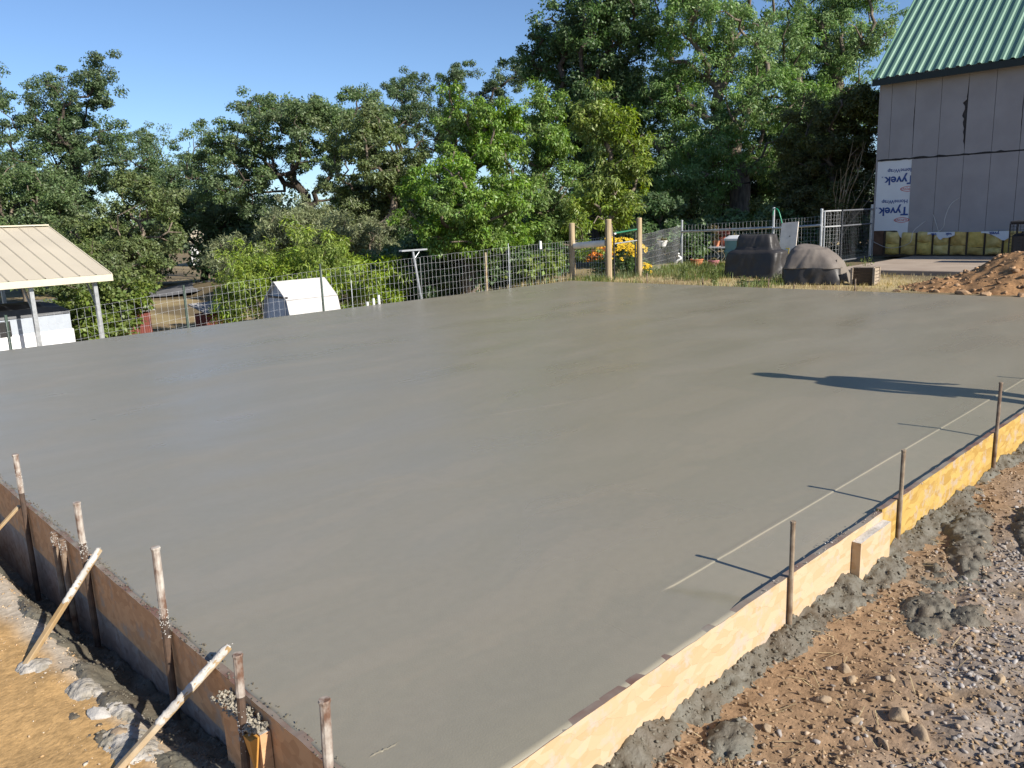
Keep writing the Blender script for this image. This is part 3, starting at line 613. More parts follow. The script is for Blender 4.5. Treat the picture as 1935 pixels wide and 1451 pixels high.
# straw
def straws(name, n, x0, x1, y0, y1, L0, L1, m, seed, label, zoff=0.006):
    rr = np.random.default_rng(seed); x = rr.uniform(x0, x1, n); y = rr.uniform(y0, y1, n); a = rr.uniform(0, 6.28, n); L_ = rr.uniform(L0, L1, n); w = 0.0011+0.0008*rr.random(n)
    z = ground_z(x, y)+zoff; z2 = ground_z(x+np.cos(a)*L_, y+np.sin(a)*L_)+zoff+rr.uniform(0, .012, n)
    dx, dy = np.cos(a), np.sin(a)
    V = np.stack([np.stack([x-dy*w, y+dx*w, z], -1), np.stack([x+dy*w, y-dx*w, z], -1), np.stack([x+dx*L_+dy*w, y+dy*L_-dx*w, z2], -1), np.stack([x+dx*L_-dy*w, y+dy*L_+dx*w, z2], -1)], 1).reshape(-1, 3)
    o = np_mesh(name, V, np.arange(4*n).reshape(-1, 4), 4, m); return tag(o, label, 'straw', kind='stuff')
M_straw = mat('dry_straw', (0.40,0.31,0.17), 0.8, vary=0.3, island=0.3)
straws('straw', 420, 1.7, 5, -0.2, 1.3, 0.02, 0.10, M_straw, 51, 'dry straw bits strewn over the dirt and gravel')

# ---------------------------------------------------------------- barn
BX = 22.47; BY = 9.02; EZ = 4.56
M_sheath = mat('grey_brown_sheathing', (0.305,0.292,0.295), 0.85, col2=(0.275,0.262,0.265), vscale=2.2, bump=0.002, bscale=30)
M_wrap = mat('white_housewrap', (0.66,0.68,0.70), 0.5, vary=0.06, vscale=3, bump=0.004, bscale=3)
M_green = mat('green_roof_paint', (0.155,0.275,0.205), 0.42, vary=0.12, vscale=1.5, spec=0.5)
M_fascia = mat('black_green_trim', (0.010,0.018,0.016), 0.5, vary=0.3)
M_ink = mat('navy_print', (0.03,0.07,0.24), 0.6, vary=0.08); M_redink = mat('red_print', (0.55,0.12,0.12), 0.6, vary=0.08)
M_ins = mat('yellow_fibreglass', (0.68,0.49,0.14), 0.95, col2=(0.52,0.36,0.09), vscale=7, bump=0.02, bscale=18)
M_insv = [M_ins, mat('pale_fibreglass', (0.70,0.54,0.22), .95, col2=(0.52,0.38,0.12), vscale=6, bump=.02, bscale=18), mat('tan_fibreglass', (0.60,0.42,0.14), .95, col2=(0.45,0.30,0.09), vscale=8, bump=.02, bscale=18)]
M_stud = mat('dark_stud_and_shade_wood', (0.085,0.058,0.036), 0.9, vary=0.4, stretch=(2,2,.4))
M_dark = mat('dark_gap_felt', (0.03,0.028,0.028), 0.9, vary=0.3)
barn = empty('barn', (BX, BY, 0.02), 'tall barn with green ribbed roof, bare grey sheathing and exposed insulation', 'barn')
def bpart(mb, name, m, parent=None, smooth=False):
    o = mb.build(name, m, parent or barn, smooth)
    if (parent or barn) is barn: o.location = (-BX, -BY, -0.02)
    return o
BYE = -3.0
bpart(MB().box(BX+0.02, BX+9.0, BYE, BY-0.01, 0.02, EZ), 'wall', mat('dark_inner_sheathing', (0.055,0.052,0.052), .9, vary=.3))
bpart(MB().add([(BX+0.02,BY-0.005,EZ),(BX+9,BY-0.005,EZ),(BX+4.5,BY-0.005,EZ+4.05),(BX+0.02,BY-0.02,EZ),(BX+9,BY-0.02,EZ),(BX+4.5,BY-0.02,EZ+4.05)], [(0,1,2),(5,4,3),(0,2,5,3),(1,4,5,2)]), 'gable', M_sheath)
seams = [BY, 8.73, 8.14, 7.52, 6.905, 6.30, 5.70, 5.09, 4.48, 3.87, 3.26, 2.65, 2.04]
rb = random.Random(3)
def torn_panel(y0, y1, z0, z1, name, torn=0.0, x=BX):
    """sheathing panel; its right-hand edge can be ragged"""
    n = 26; V = []; F = []; g = 0.004
    for i in range(n+1):
        z = z0 + (z1-z0)*i/n; t = 0.0
        if torn: t = torn*max(0, math.sin(math.pi*min(1, max(0, (z-z0)/(z1-z0)*1.15-0.06))))*(0.35+rb.random()*0.8)*(1.0 if (z-z0)/(z1-z0) < 0.62 else 0.35)
        e = rb.uniform(0, 0.002)
        V += [(x-0.012, y1-g, z), (x-0.012, y0+g+t+e, z), (x+0.004, y0+g+t+e, z), (x+0.004, y1-g, z)]
    for i in range(n):
        a = 4*i; b = a+4
        for k_ in range(4): F.append((a+k_, a+(k_+1) % 4, b+(k_+1) % 4, b+k_))
    F += [(3,2,1,0), (4*n, 4*n+1, 4*n+2, 4*n+3)]
    return bpart(MB().add(V, F), name, M_sheath)
for i in range(len(seams)-1):
    torn_panel(seams[i+1], seams[i], 2.565, EZ-0.01, 'wall_panel', 0.12 if i == 3 else (0.012 if i in (1,5) else 0.0))
    if i >= 2: torn_panel(seams[i+1], seams[i], 0.645, 2.53, 'wall_panel')
for i in range(2): pass
# frayed strip of dark felt where the two rows of panels meet
mb = MB(); n = 60
V = []; F = []
for i in range(n+1):
    y = BY - (BY-2.0)*i/n; V += [(BX-0.016, y, 2.536+rb.uniform(-.012,.012)), (BX-0.016, y, 2.575+rb.uniform(-.022,.022))]
for i in range(n): F.append((2*i, 2*i+1, 2*i+3, 2*i+2))
bpart(mb.add(V, F), 'felt_strip', M_dark)
# two sheets of housewrap at the corner and scraps below
def sheet(y0, y1, z0, z1, name, x, bottom=None):
    ny_, nz_ = 12, 14; V = []; F = []
    for i in range(ny_+1):
        for j in range(nz_+1):
            y = y0+(y1-y0)*i/ny_; zb = z0 if bottom is None else bottom(y); z = zb+(z1-zb)*j/nz_
            V.append((x+0.005*math.sin(y*9+z*3)*math.cos(z*4), y, z))
    for i in range(ny_):
        for j in range(nz_): a = i*(nz_+1)+j; F.append((a, a+1, a+nz_+2, a+nz_+1))
    return bpart(MB().add(V, F), name, M_wrap, smooth=True)
w1 = sheet(8.10, BY-0.01, 1.49, 2.535, 'housewrap_sheet', BX-0.004)
w2 = sheet(8.10, BY-0.01, 0.71, 1.50, 'housewrap_sheet', BX-0.010, lambda y: 0.71 - 0.22*float(sstep(8.42, 8.28, y)))
w3 = sheet(6.95, 7.60, 0.50, 0.66, 'housewrap_scrap', BX-0.118, lambda y: 0.56-0.05*math.sin(y*9)-0.10*math.exp(-((y-7.3)/0.05)**2))
w4 = sheet(5.72, 6.35, 0.40, 0.66, 'housewrap_scrap', BX-0.118, lambda y: 0.42+0.20*abs(math.sin((y-5.85)*3.4)))
def text_mesh(body, size, M4, m, parent, name='lettering', bold=0.012, sx=1.0, align='LEFT'):
    cu = bpy.data.curves.new('tmp', 'FONT'); cu.body = body; cu.size = size; cu.offset = bold*size; cu.align_x = align; cu.resolution_u = 3
    to = bpy.data.objects.new('tmp', cu); COL.objects.link(to)
    me = bpy.data.meshes.new_from_object(to.evaluated_get(bpy.context.evaluated_depsgraph_get()))
    bpy.data.objects.remove(to); me.name = name; me.materials.clear(); me.materials.append(m)
    for q in me.vertices: q.co = M4 @ Vector((q.co.x*sx, q.co.y, 0))
    me.update(); o = bpy.data.objects.new(name, me); COL.objects.link(o); o.parent = parent; return o
def flip(x, y, z): return Matrix(((0,0,-1,x), (1,0,0,y), (0,-1,0,z), (0,0,0,1)))
def oval(y, z, ry, rz, parent, x):
    V = []; F = []; n = 32
    for i in range(n):
        a = 2*math.pi*i/n
        for s_ in (1.0, 0.88): 
            pw = 1.0; V.append((x, y+ry*s_*math.copysign(abs(math.cos(a))**pw, math.cos(a)), z+rz*(s_ if s_ == 1 else 0.80)*math.sin(a)*(1-0.25*abs(math.cos(a)))))
    for i in range(n): j = (i+1) % n; F.append((2*i, 2*j, 2*j+1, 2*i+1))
    return MB().add(V, F).build('oval_mark', M_redink, parent)
for (w_, y_, zt, xo) in [(w1, 8.045, 2.255, BX-0.0105), (w2, 8.155, 1.455, BX-0.0165)]:
    text_mesh('Tyvek', 0.30, flip(xo, y_, zt-0.19+0.05), M_ink, w_, bold=0.028, sx=1.02)
    text_mesh('HomeWrap', 0.135, flip(xo, y_+0.02, zt+0.055), M_ink, w_, bold=0.016, sx=1.02)
    text_mesh('®', 0.05, flip(xo, y_+0.80, zt-0.12), M_ink, w_)
    oval(y_+0.15, zt-0.47, 0.20, 0.075, w_, xo); text_mesh('DUPONT', 0.085, flip(xo, y_+0.15, zt-0.44), M_redink, w_, align='CENTER', bold=0.012)
text_mesh('T', 0.20, flip(BX-0.0165, 8.155, 0.65), M_ink, w2, bold=0.028)
text_mesh('vek', 0.10, flip(BX-0.126, 7.02, 0.635), M_ink, w3, bold=0.028); text_mesh('vek', 0.10, flip(BX-0.126, 7.38, 0.635), M_ink, w3, bold=0.028); text_mesh('yvek', 0.12, flip(BX-0.126, 5.95, 0.645), M_ink, w4, bold=0.028)
# studs and batts in the open bottom of the wall
for k_ in range(18):
    y = 8.72 - k_*0.405; bpart(MB().box(BX-0.004, BX+0.018, y-0.022, y+0.022, 0.06, 0.66), 'stud', M_stud)
bpart(MB().box(BX-0.006, BX+0.018, 8.76, BY-0.005, 0.06, 0.72), 'wood_sheathing', mat('brown_ply', (0.14,0.075,0.045), 0.85, vary=0.4))
bpart(MB().box(BX-0.012, BX+0.018, BYE, BY-0.01, 0.02, 0.075), 'sill_plate', M_stud)
for k_ in range(17):
    yc = 8.72 - 0.2025 - k_*0.405
    split = 0.33+rb.uniform(-.07, .07); dpt = rb.uniform(.7, 1.25)
    for (za, zb) in ((0.08, split), (split, 0.68)):
        V = []; F = []; n1, n2 = 9, 8; ph = rb.random()*6
        for i in range(n1+1):
            for j in range(n2+1):
                u, v_ = i/n1, j/n2; b = (math.sin(math.pi*u)**0.5)*(math.sin(math.pi*v_)**0.45)
                V.append((BX+0.008-b*dpt*(0.085+0.03*math.sin(5*u+ph+3*v_)), yc-0.182+0.364*u, za+(zb-za)*v_+0.008*math.sin(6*u+ph)))
        for i in range(n1):
            for j in range(n2): a = i*(n2+1)+j; F.append((a, a+1, a+n2+2, a+n2+1))
        bpart(MB().add(V, F), 'insulation_batt', rb.choice(M_insv), smooth=True)
bpart(MB().box(BX-0.02, BX+0.02, BY-0.005, BY+0.03, 0.02, EZ-0.02), 'corner_trim', M_sheath)
# roof of ribbed panels
PITCH = math.atan2(2.33, 2.60); RL = 6.4
ex, ez = BX-0.30, EZ+0.05
def roof_profile(y0, nr, rib=0.235):
    P = []
    for k_ in range(nr):
        a = y0 - k_*rib; P += [(a, 0), (a-0.115, 0), (a-0.140, 0.036), (a-0.200, 0.036), (a-0.225, 0)]
    P.append((y0-nr*rib, 0)); return P
yy = BY+0.13; cs, sn = math.cos(PITCH), math.sin(PITCH)
for pn in range(13):
    P = roof_profile(yy, 4); V = []; F = []
    for (a, h) in P:
        for t in (0, RL): V.append((ex+t*cs-h*sn, a, ez+t*sn+h*cs))
    for i in range(len(P)-1): F.append((2*i, 2*i+1, 2*i+3, 2*i+2))
    o = bpart(MB().add(V, F), 'roof_panel', M_green); md = o.modifiers.new('t', 'SOLIDIFY'); md.thickness = 0.004
    yy -= 4*0.235
RT = (ex+RL*cs, ez+RL*sn)
bpart(MB().add([(RT[0],BY+0.13,RT[1]+.005),(RT[0]+RL*cs,BY+0.13,ez),(RT[0]+RL*cs,BYE,ez),(RT[0],BYE,RT[1]+.005)], [(0,1,2,3)]), 'roof_back', M_green)
bpart(MB().box(ex-0.01, ex+0.03, BYE, BY+0.12, ez-0.17, ez-0.012), 'eave_trim', M_fascia)
bpart(MB().box(ex+0.03, BX+0.02, BYE, BY+0.11, ez-0.13, ez-0.11), 'soffit', M_fascia)
q = Matrix.Translation((ex, 0, ez)) @ Matrix.Rotation(-PITCH, 4, 'Y')
bpart(MB().box(0, RL, BY+0.105, BY+0.135, -0.13, 0.045, q), 'rake_trim', M_green)
M_cable = mat('grey_cable', (0.55,0.54,0.52), 0.6, vary=0.1)
def curve_pts(P, n=10):
    P = [Vector(p) for p in P]; out = []
    for i in range(len(P)-1):
        p0, p1, p2, p3 = P[max(i-1,0)], P[i], P[i+1], P[min(i+2, len(P)-1)]
        for k_ in range(n):
            t = k_/n; out.append(0.5*((2*p1)+(p2-p0)*t+(2*p0-5*p1+4*p2-p3)*t*t+(3*p1-p0-3*p2+p3)*t**3))
    out.append(P[-1]); return out
for P in ([(BX-0.02,6.93,1.50),(BX-0.06,7.12,1.33),(BX-0.08,7.22,1.0),(BX-0.06,7.25,0.78),(BX-0.12,7.42,0.60)], [(BX-0.02,7.53,1.10),(BX-0.05,7.44,0.9),(BX-0.08,7.36,0.65),(BX-0.2,7.4,0.5)], [(BX-0.05,9.0,0.42),(BX-0.2,8.5,0.26),(BX-0.5,7.9,0.4),(BX-0.4,7.85,0.7),(BX-0.02,7.7,0.95)]):
    o = MB().tube(curve_pts(P), 0.006, 5).build('loose_cable', M_cable, barn); o.location = (-BX, -BY, -0.02)
# patio in front
M_patio = mat('tan_patio_concrete', (0.36,0.295,0.235), 0.8, col2=(0.29,0.23,0.18), vscale=1.5, bump=0.003)
pat = MB().box(17.6, BX-0.03, -3, 7.95, -0.30, 0.045, bev=0.012).build('patio', M_patio); tag(pat, kind='structure')

# ---------------------------------------------------------------- yard fences
def wire_run(name, P, tops, bots, parent, sv=0.10, nh=8, rad=0.0014, m=M_wire, seed=1, hfrac=None):
    """welded wire between points P (xy list): verticals every sv, nh horizontals"""
    mb = MB(); rr = random.Random(seed)
    for i in range(len(P)-1):
        a, b = Vector(P[i]), Vector(P[i+1]); L_ = (b-a).length; n = max(1, int(L_/sv)); d = (b-a)/L_; nrm = Vector((-d.y, d.x))
        def off(t): return 0.02*math.sin(t*5+i*2)
        for k_ in range(n+1):
            t = k_/n; p = a.lerp(b, t) + nrm*off(t*3); zt = tops[i]+(tops[i+1]-tops[i])*t; zb = bots[i]+(bots[i+1]-bots[i])*t
            mb.tube([(p.x, p.y, zb), (p.x+rr.uniform(-.004,.004), p.y, zt)], rad, 3, cap=False)
        for h in range(nh):
            f_ = h/(nh-1) if hfrac is None else hfrac[h]; pts = []
            for k_ in range(0, 9):
                t = k_/8; p = a.lerp(b, t) + nrm*off(t*3); zt = tops[i]+(tops[i+1]-tops[i])*t; zb = bots[i]+(bots[i+1]-bots[i])*t
                pts.append((p.x, p.y, zb+(zt-zb)*f_+0.006*math.sin(k_*2+h)))
            mb.tube(pts, rad, 3, cap=False)
    o = mb.build(name, m, parent); b_ = Vector(parent.location); o.location = -b_; return o
fence = empty('wire_fence', (8, 12.9, -0.6), 'long welded wire fence running downhill behind the left slab edge', 'fence')
def rel(o, par): o.parent = par; o.location = -Vector(par.location); return o
fp = [(0.6,12.9),(2.59,12.9),(5.13,12.9),(7.64,12.9),(9.9,12.9),(12.4,12.9),(14.5,12.95)]; ft = [0.16,0.31,0.52,0.66,0.75,0.82,0.85]
fbz = [t-1.16 for t in ft]
for i in range(6):
    wire_run('wire_panel', fp[i:i+2], ft[i:i+2], fbz[i:i+2], fence, 0.098, 9, seed=i)
for i, (x, top, m_, r_) in enumerate([(2.59,0.40,M_tpost,.022), (5.11,0.60,M_tpost,.022), (7.62,0.77,M_tpost,.022), (8.25,0.42,M_galv,.009), (11.68,0.74,M_bracew,.026), (12.37,0.90,M_galv,.013), (13.37,0.92,M_tpost,.014)]):
    g = gz(x, 12.93); rel(MB().tube([(x,12.925,g-0.2),(x,12.925,g+0.3),(x+0.01,12.925,top)], [r_*1.1, r_, r_*0.9], 6).build('post', m_), fence)
rel(MB().box(13.35,13.40,12.88,12.91,0.72,0.90).build('insulator', M_white), fence)
# three rounded wooden posts, a rail, the gate
def wpost(x, y, zt, r_, parent, lean=0.0):
    g = gz(x, y); n = 14; P = [(x+lean*(1-i/n), y, g-0.2+(zt-g+0.2)*i/n) for i in range(n+1)]; rr = random.Random(int(x*100))
    mb = MB().tube(P + [(x, y, zt+0.012)], [r_*(1.03-0.06*i/n)*rr.uniform(.985,1.015) for i in range(n+1)] + [r_*0.82], 14)
    o = mb.build('post', M_wood, None, smooth=False); return rel(o, parent)
hb = empty('wooden_brace_fence', (14.6, 12.4, -0.1), 'two round wooden posts joined by a short rail and wire', 'fence')
wpost(14.56,12.97,1.26,0.072,hb,-0.02); wpost(14.62,11.90,1.32,0.075,hb,-0.01)
rel(MB().tube([(14.565,12.90,0.73),(14.60,12.4,0.765),(14.615,11.97,0.79)], [.076,.078,.074], 12).build('rail', mat('peeled_log', (0.85,0.77,0.65), .8, vary=.2, vscale=4)), hb)
wire_run('wire_panel', [(14.50,12.97),(14.55,11.9)], [0.86,0.92], [-0.22,-0.2], hb, 0.075, 9, seed=22)
gp = empty('gate_post', (15.72, 11.85, -0.1), 'pale round wooden gate post beside the yellow flowers', 'post'); wpost(15.72,11.85,1.32,0.066,gp)
M_ggreen = mat('green_gate_paint', (0.02,0.16,0.09), 0.45, vary=0.2)
gate = empty('garden_gate', (15.2, 11.88, -0.1), 'narrow green tube garden gate between two wooden posts', 'gate')
rel(MB().tube([(14.80,11.89,1.00),(15.63,11.86,1.06)], 0.02, 8).build('top_tube', M_ggreen), gate)
rel(MB().tube([(14.80,11.89,0.99),(14.86,11.888,0.995)], 0.026, 8).build('white_cap', M_white), gate)
rel(MB().tube([(14.78,11.89,0.76),(15.63,11.86,0.80)], 0.017, 8).build('mid_tube', M_galv), gate)
for x in (14.79, 15.60): rel(MB().tube([(x,11.88,-0.12),(x,11.88,1.0)], 0.02, 8).build('side_tube', M_black), gate)
wire_run('gate_mesh', [(14.8,11.885),(15.6,11.865)], [1.0,1.05], [-0.08,-0.08], gate, 0.10, 8, rad=0.0014, m=M_tpost, seed=30)
pf = empty('pipe_fence', (19.5, 11.5, -0.05), 'galvanised pipe fence with wire behind the covered grills', 'fence')
PP = [(15.78,11.85),(19.5,13.2),(19.5,10.40),(19.5,9.12)]
for (x, y, zt, r_) in [(19.5,13.2,1.17,.034),(19.5,10.40,1.42,.036),(19.5,9.12,1.34,.034)]:
    rel(MB().tube([(x,y,gz(x,y)-.2),(x,y,0.5),(x,y,zt)], r_, 10).build('post', M_galv), pf)
    rel(MB().tube([(x,y,zt-0.005),(x,y,zt+0.02),(x,y,zt+0.035)], [r_*1.15,r_*1.1,r_*0.4], 10).build('post_cap', M_galv), pf)
rel(MB().tube([(19.47,13.2,0.87),(19.47,10.4,0.935)], 0.030, 10).build('rail', M_galv), pf); rel(MB().tube([(19.47,10.4,0.915),(19.47,9.12,0.97)], 0.030, 10).build('rail', M_galv), pf)
wire_run('wire_panel', PP[0:2], [0.92,1.05], [-0.12,-0.12], pf, 0.085, 8, seed=33); wire_run('wire_panel', PP[1:3], [1.05,1.12], [-0.12,-0.1], pf, 0.105, 9, seed=34); wire_run('wire_panel', PP[2:4], [1.13,1.18], [-0.1,-0.1], pf, 0.085, 14, seed=35)
kp = empty('kennel_panel', (20.6, 9.0, 0.0), 'grey steel kennel panels between the pipe fence and the barn corner', 'fence panel')
A, Bp, Cp = (19.52,9.09), (20.15,8.93), (21.95,8.88)
for a, b, M_k in ((A, Bp, M_galv), (Bp, Cp, M_galvd)):
    for zz_ in (0.05, 0.92, 1.30): rel(MB().tube([(a[0],a[1],zz_),(b[0],b[1],zz_)], 0.021, 8).build('frame_tube', M_k), kp)
    for p in (a, b): rel(MB().tube([(p[0]+.03,p[1]-.03,0.0),(p[0]+.03,p[1]-.03,1.32)], 0.021, 8).build('frame_tube', M_k), kp)
    wire_run('mesh_panel', [a, b], [1.29,1.29], [0.06,0.06], kp, 0.075, 14, m=M_wire if M_k is M_galv else M_galvd, seed=36)
rel(MB().tube([(22.12,8.96,0.0),(22.12,8.96,1.42)], 0.036, 10).build('gate_upright', M_galv), kp)

# ---------------------------------------------------------------- things in the yard
def ring(cx, cy, z, a, b, p=4.0, n=40, wr=0.0, seed=0, rot=0.0):
    out = []
    for k_ in range(n):
        t = 2*math.pi*k_/n; c_, s_ = math.cos(t), math.sin(t); r_ = (abs(c_)**p + abs(s_)**p)**(-1/p)
        r_ *= 1 + wr*(math.sin(7*t+seed+z*6)*0.6 + math.sin(13*t+seed*2.1+z*9)*0.4)
        x, y = a*r_*c_, b*r_*s_; out.append(Vector((cx+x*math.cos(rot)-y*math.sin(rot), cy+x*math.sin(rot)+y*math.cos(rot), z)))
    return out
M_cover = mat('black_vinyl_cover', (0.034,0.031,0.030), 0.5, col2=(0.027,0.025,0.025), vscale=2, bump=0.02, bscale=2.5, spec=0.45)
M_taupe = mat('sunfaded_cover', (0.175,0.15,0.127), 0.7, col2=(0.135,0.115,0.10), vscale=2, bump=0.02, bscale=2.5)
gr = empty('covered_grill', (16.35, 9.08, -0.08), 'large black covered grill with a raised hood, left of the leaning board', 'grill')
def drape(o, amp, seed):
    me = o.data; c_ = np.zeros(len(me.vertices)*3); me.vertices.foreach_get('co', c_); c_ = c_.reshape(-1, 3); x, y, z = c_.T
    a_ = np.arctan2(y, x); low_ = np.maximum(0, 1-z/0.7)
    n_ = fbm(np.cos(a_)*2.4+z*.7+9, np.sin(a_)*2.4+z*2.6+seed, seed, 4); f_ = np.sin(a_*9+seed+2*np.sin(z*4+a_*2))*low_
    r_ = 1 + amp*(n_*2.2 + 0.35*f_); z2 = z + amp*0.35*fbm(x*5, y*5, seed+3, 3)*np.where(z > .3, 1, 2)
    hem = np.clip(1-z/.22, 0, 1); z2 = z2 + hem*0.10*fbm(np.cos(a_)*2+5, np.sin(a_)*2+seed, seed+9, 2) - 0.05*np.exp(-(np.hypot(x, y)/.3)**2)*(z > .7) + .03*np.sin(a_*2+1)*hem
    lean = 0.04*z*np.sin(y*4+seed); me.vertices.foreach_set('co', np.stack([x*r_+lean, y*r_+lean*.6, z2], -1).ravel()); me.update()
def dense(rows, rot=0.0, n=120, sub=5):
    R2 = []
    for i in range(len(rows)-1):
        for k_ in range(sub):
            t = k_/sub; R2.append(tuple(rows[i][j]+(rows[i+1][j]-rows[i][j])*t for j in range(len(rows[0]))))
    R2.append(rows[-1]); return [ring(r_[4] if len(r_) > 4 else 0, r_[5] if len(r_) > 5 else 0, r_[0], r_[1], r_[2], r_[3], n, 0, 0, rot) for r_ in R2]
rows = [(0.0,.37,.66,7),(0.10,.36,.645,7),(0.25,.345,.625,8),(0.45,.335,.605,8),(0.56,.325,.59,8),(0.595,.30,.56,7),(0.63,.25,.48,6),(0.68,.235,.445,7),(0.80,.225,.43,7),(0.92,.205,.405,6),(0.965,.18,.38,6),(0.985,.13,.33,5)]
o = MB().loft(dense(rows)).build('cover', M_cover, gr, smooth=True); drape(o, .085, 3)
for (x, y) in ((-.25,-.42),(-.25,.42),(.25,-.42),(.25,.42)): MB().box(x-.025,x+.025,y-.025,y+.025,-0.08,0.10).build('leg', M_black, gr)
for y in (-.42, .42): MB().tube([(-.29,y-.02,0.0),(-.29,y+.02,0.0)], 0.07, 14).build('wheel', M_black, gr)
dg = empty('domed_cover', (15.42, 7.33, -0.08), 'domed grill cover with sun faded taupe top and black skirt', 'grill')
o = MB().loft(dense([(0.0,.43,.56,6),(0.12,.425,.555,6),(0.30,.415,.545,5.5),(0.335,.41,.54,5)], .25), cap=False).build('skirt', M_cover, dg, smooth=True); drape(o, .08, 5)
o = MB().loft(dense([(0.325,.43,.56,5,0,0),(0.42,.41,.54,4.2,0,0),(0.56,.375,.46,3.2,0,.05),(0.70,.30,.33,2.8,0,.11),(0.78,.22,.22,2.6,0,.14),(0.815,.12,.11,2.4,0,.15),(0.825,.04,.03,2,0,.15)], .25)).build('cover', M_taupe, dg, smooth=True); drape(o, .085, 9)
V = [(-.1,-.50,.50),(.16,-.52,.46),(.30,-.60,.18),(.20,-.64,.02),(-.12,-.60,.12),(-.2,-.56,.30)]
o = MB().add(V, [(0,1,2,3,4,5)]).build('hanging_flap', M_taupe, dg); o.modifiers.new('t', 'SOLIDIFY').thickness = 0.006
for (x, y) in ((-.3,-.4),(-.3,.4),(.3,-.4)): MB().box(x-.02,x+.02,y-.02,y+.02,-0.06,0.10).build('leg', M_black, dg)
M_crate = mat('grey_weathered_wood', (0.36,0.30,0.23), 0.85, col2=(0.24,0.19,0.14), vscale=5, stretch=(1,1,6))
cr = empty('wooden_crate', (15.45, 6.32, -0.07), 'weathered wooden crate beside the domed cover', 'crate', None, 0.12)
for (x, y) in ((-.17,-.2),(-.17,.2),(.17,-.2),(.17,.2)): MB().box(x-.02,x+.02,y-.02,y+.02,0,0.33).build('corner_post', M_crate, cr)
for k_ in range(5):
    z = 0.015+k_*0.063
    for s_ in (-1, 1):
        MB().box(-.155,.155,s_*.20-.007,s_*.20+.007,z,z+0.052).build('slat', M_crate, cr)
    MB().box(.165,.179,-.18,.18,z,z+0.052).build('slat', M_crate, cr); MB().box(-.150,-.138,-.18,.18,z,z+0.058).build('slat', M_stud, cr)  # front slats darker: the shade of that face is put into their colour
for k_ in range(4): MB().box(-.15+k_*.078,-.15+k_*.078+.068,-.19,.19,0.331,0.342).build('lid_board', M_crate, cr)
lb = empty('leaning_board', (18.9, 9.55, -0.05), 'white board with a yellow mark leaning on the pipe fence', 'board')
q = Matrix.Translation((-0.30, 0.02, 0)) @ Matrix.Rotation(math.radians(17), 4, 'Y') @ Matrix.Rotation(math.radians(-4), 4, 'X')
MB().box(-.012,.012,-.22,.22,0.0,1.17,q,bev=0.003).build('panel', mat('weathered_white_board', (0.66,0.60,0.54), 0.8, vary=0.2, vscale=5), lb)
M_yel = mat('yellow_marker', (0.7,0.5,0.03), 0.6, vary=0.1)
MB().box(-.0155,-.0125,-.06,.035,0.50,0.52,q).box(-.0155,-.0125,-.055,-.035,0.37,0.50,q).build('yellow_mark', M_yel, lb)
MB().box(-.0155,-.0125,-.045,-.02,0.80,0.83,q).build('knob_hole', M_black, lb)
o = MB().tube(curve_pts([(19.42,10.38,1.25),(19.40,10.34,1.40),(19.38,10.22,1.38),(19.36,10.12,1.15),(19.36,10.05,0.8),(19.36,10.02,0.3),(19.30,9.95,-0.03)], 8), 0.015, 7).build('garden_hose', mat('green_hose', (0.01,0.24,0.13), 0.35, vary=0.1), None, True); tag(o, 'bright green garden hose hooked over the middle fence post', 'hose')
# pots and table behind the fence
M_terra = mat('terracotta', (0.50,0.19,0.09), 0.8, vary=0.2, vscale=6); M_pink = mat('faded_pink_pot', (0.56,0.22,0.24), 0.6, vary=0.15); M_redpot = mat('red_brown_pot', (0.36,0.09,0.05), 0.7, vary=0.2)
M_leaf_red = leaf_mat('dark_red_leaves', (0.12,0.03,0.025), 0.5, 0.3); M_leaf_gn = leaf_mat('plant_leaves', (0.07,0.12,0.03), 0.4, 0.35); M_lf_dull = leaf_mat('dull_plant_leaves', (0.13,0.11,0.05), 0.4, 0.3)
def leaf_cloud(name, C_, n, L_, W_, m, seed, parent=None, droop=0.0, up=0.3, tri=False):
    """C_: (k,4+) blobs x,y,z,r(,rz); leaves as folded quads spread in them"""
    rr = np.random.default_rng(seed); C_ = np.asarray(C_, float); ki = rr.integers(0, len(C_), n) if len(C_) > 1 else np.zeros(n, int)
    d = rr.normal(size=(n, 3)); d /= np.linalg.norm(d, axis=1)[:, None]; rad = rr.random(n)**(1/2.2)
    rz = C_[ki, 4] if C_.shape[1] > 4 else C_[ki, 3]*0.8
    pos = C_[ki, :3] + d*rad[:, None]*np.stack([C_[ki, 3], C_[ki, 3], rz], -1)
    ax = d*0.7 + rr.normal(size=(n, 3))*0.6; ax[:, 2] += up - droop*1.6; ax /= np.linalg.norm(ax, axis=1)[:, None]
    nn = d*0.75 + rr.normal(size=(n, 3))*0.5; nn[:, 2] += 0.45; nn /= np.linalg.norm(nn, axis=1)[:, None]
    ax = ax - nn*np.sum(ax*nn, 1)[:, None]; ax /= (np.linalg.norm(ax, axis=1)[:, None]+1e-6); s = np.cross(nn, ax); L2 = L_*rr.uniform(.65, 1.3, n)[:, None]; W2 = W_*rr.uniform(.7, 1.25, n)[:, None]
    if tri:
        V = np.stack([pos-s*W2*.5, pos+s*W2*.5, pos+ax*L2-nn*L2*.1], 1).reshape(-1, 3)
        return np_mesh(name, V, np.arange(3*n).reshape(-1, 3), 3, m, parent)
    V = np.stack([pos, pos+ax*L2*.45+s*W2*.5+nn*W2*.12, pos+ax*L2-nn*L2*.12, pos+ax*L2*.45-s*W2*.5+nn*W2*.12], 1).reshape(-1, 3)
    return np_mesh(name, V, np.arange(4*n).reshape(-1, 4), 4, m, parent)
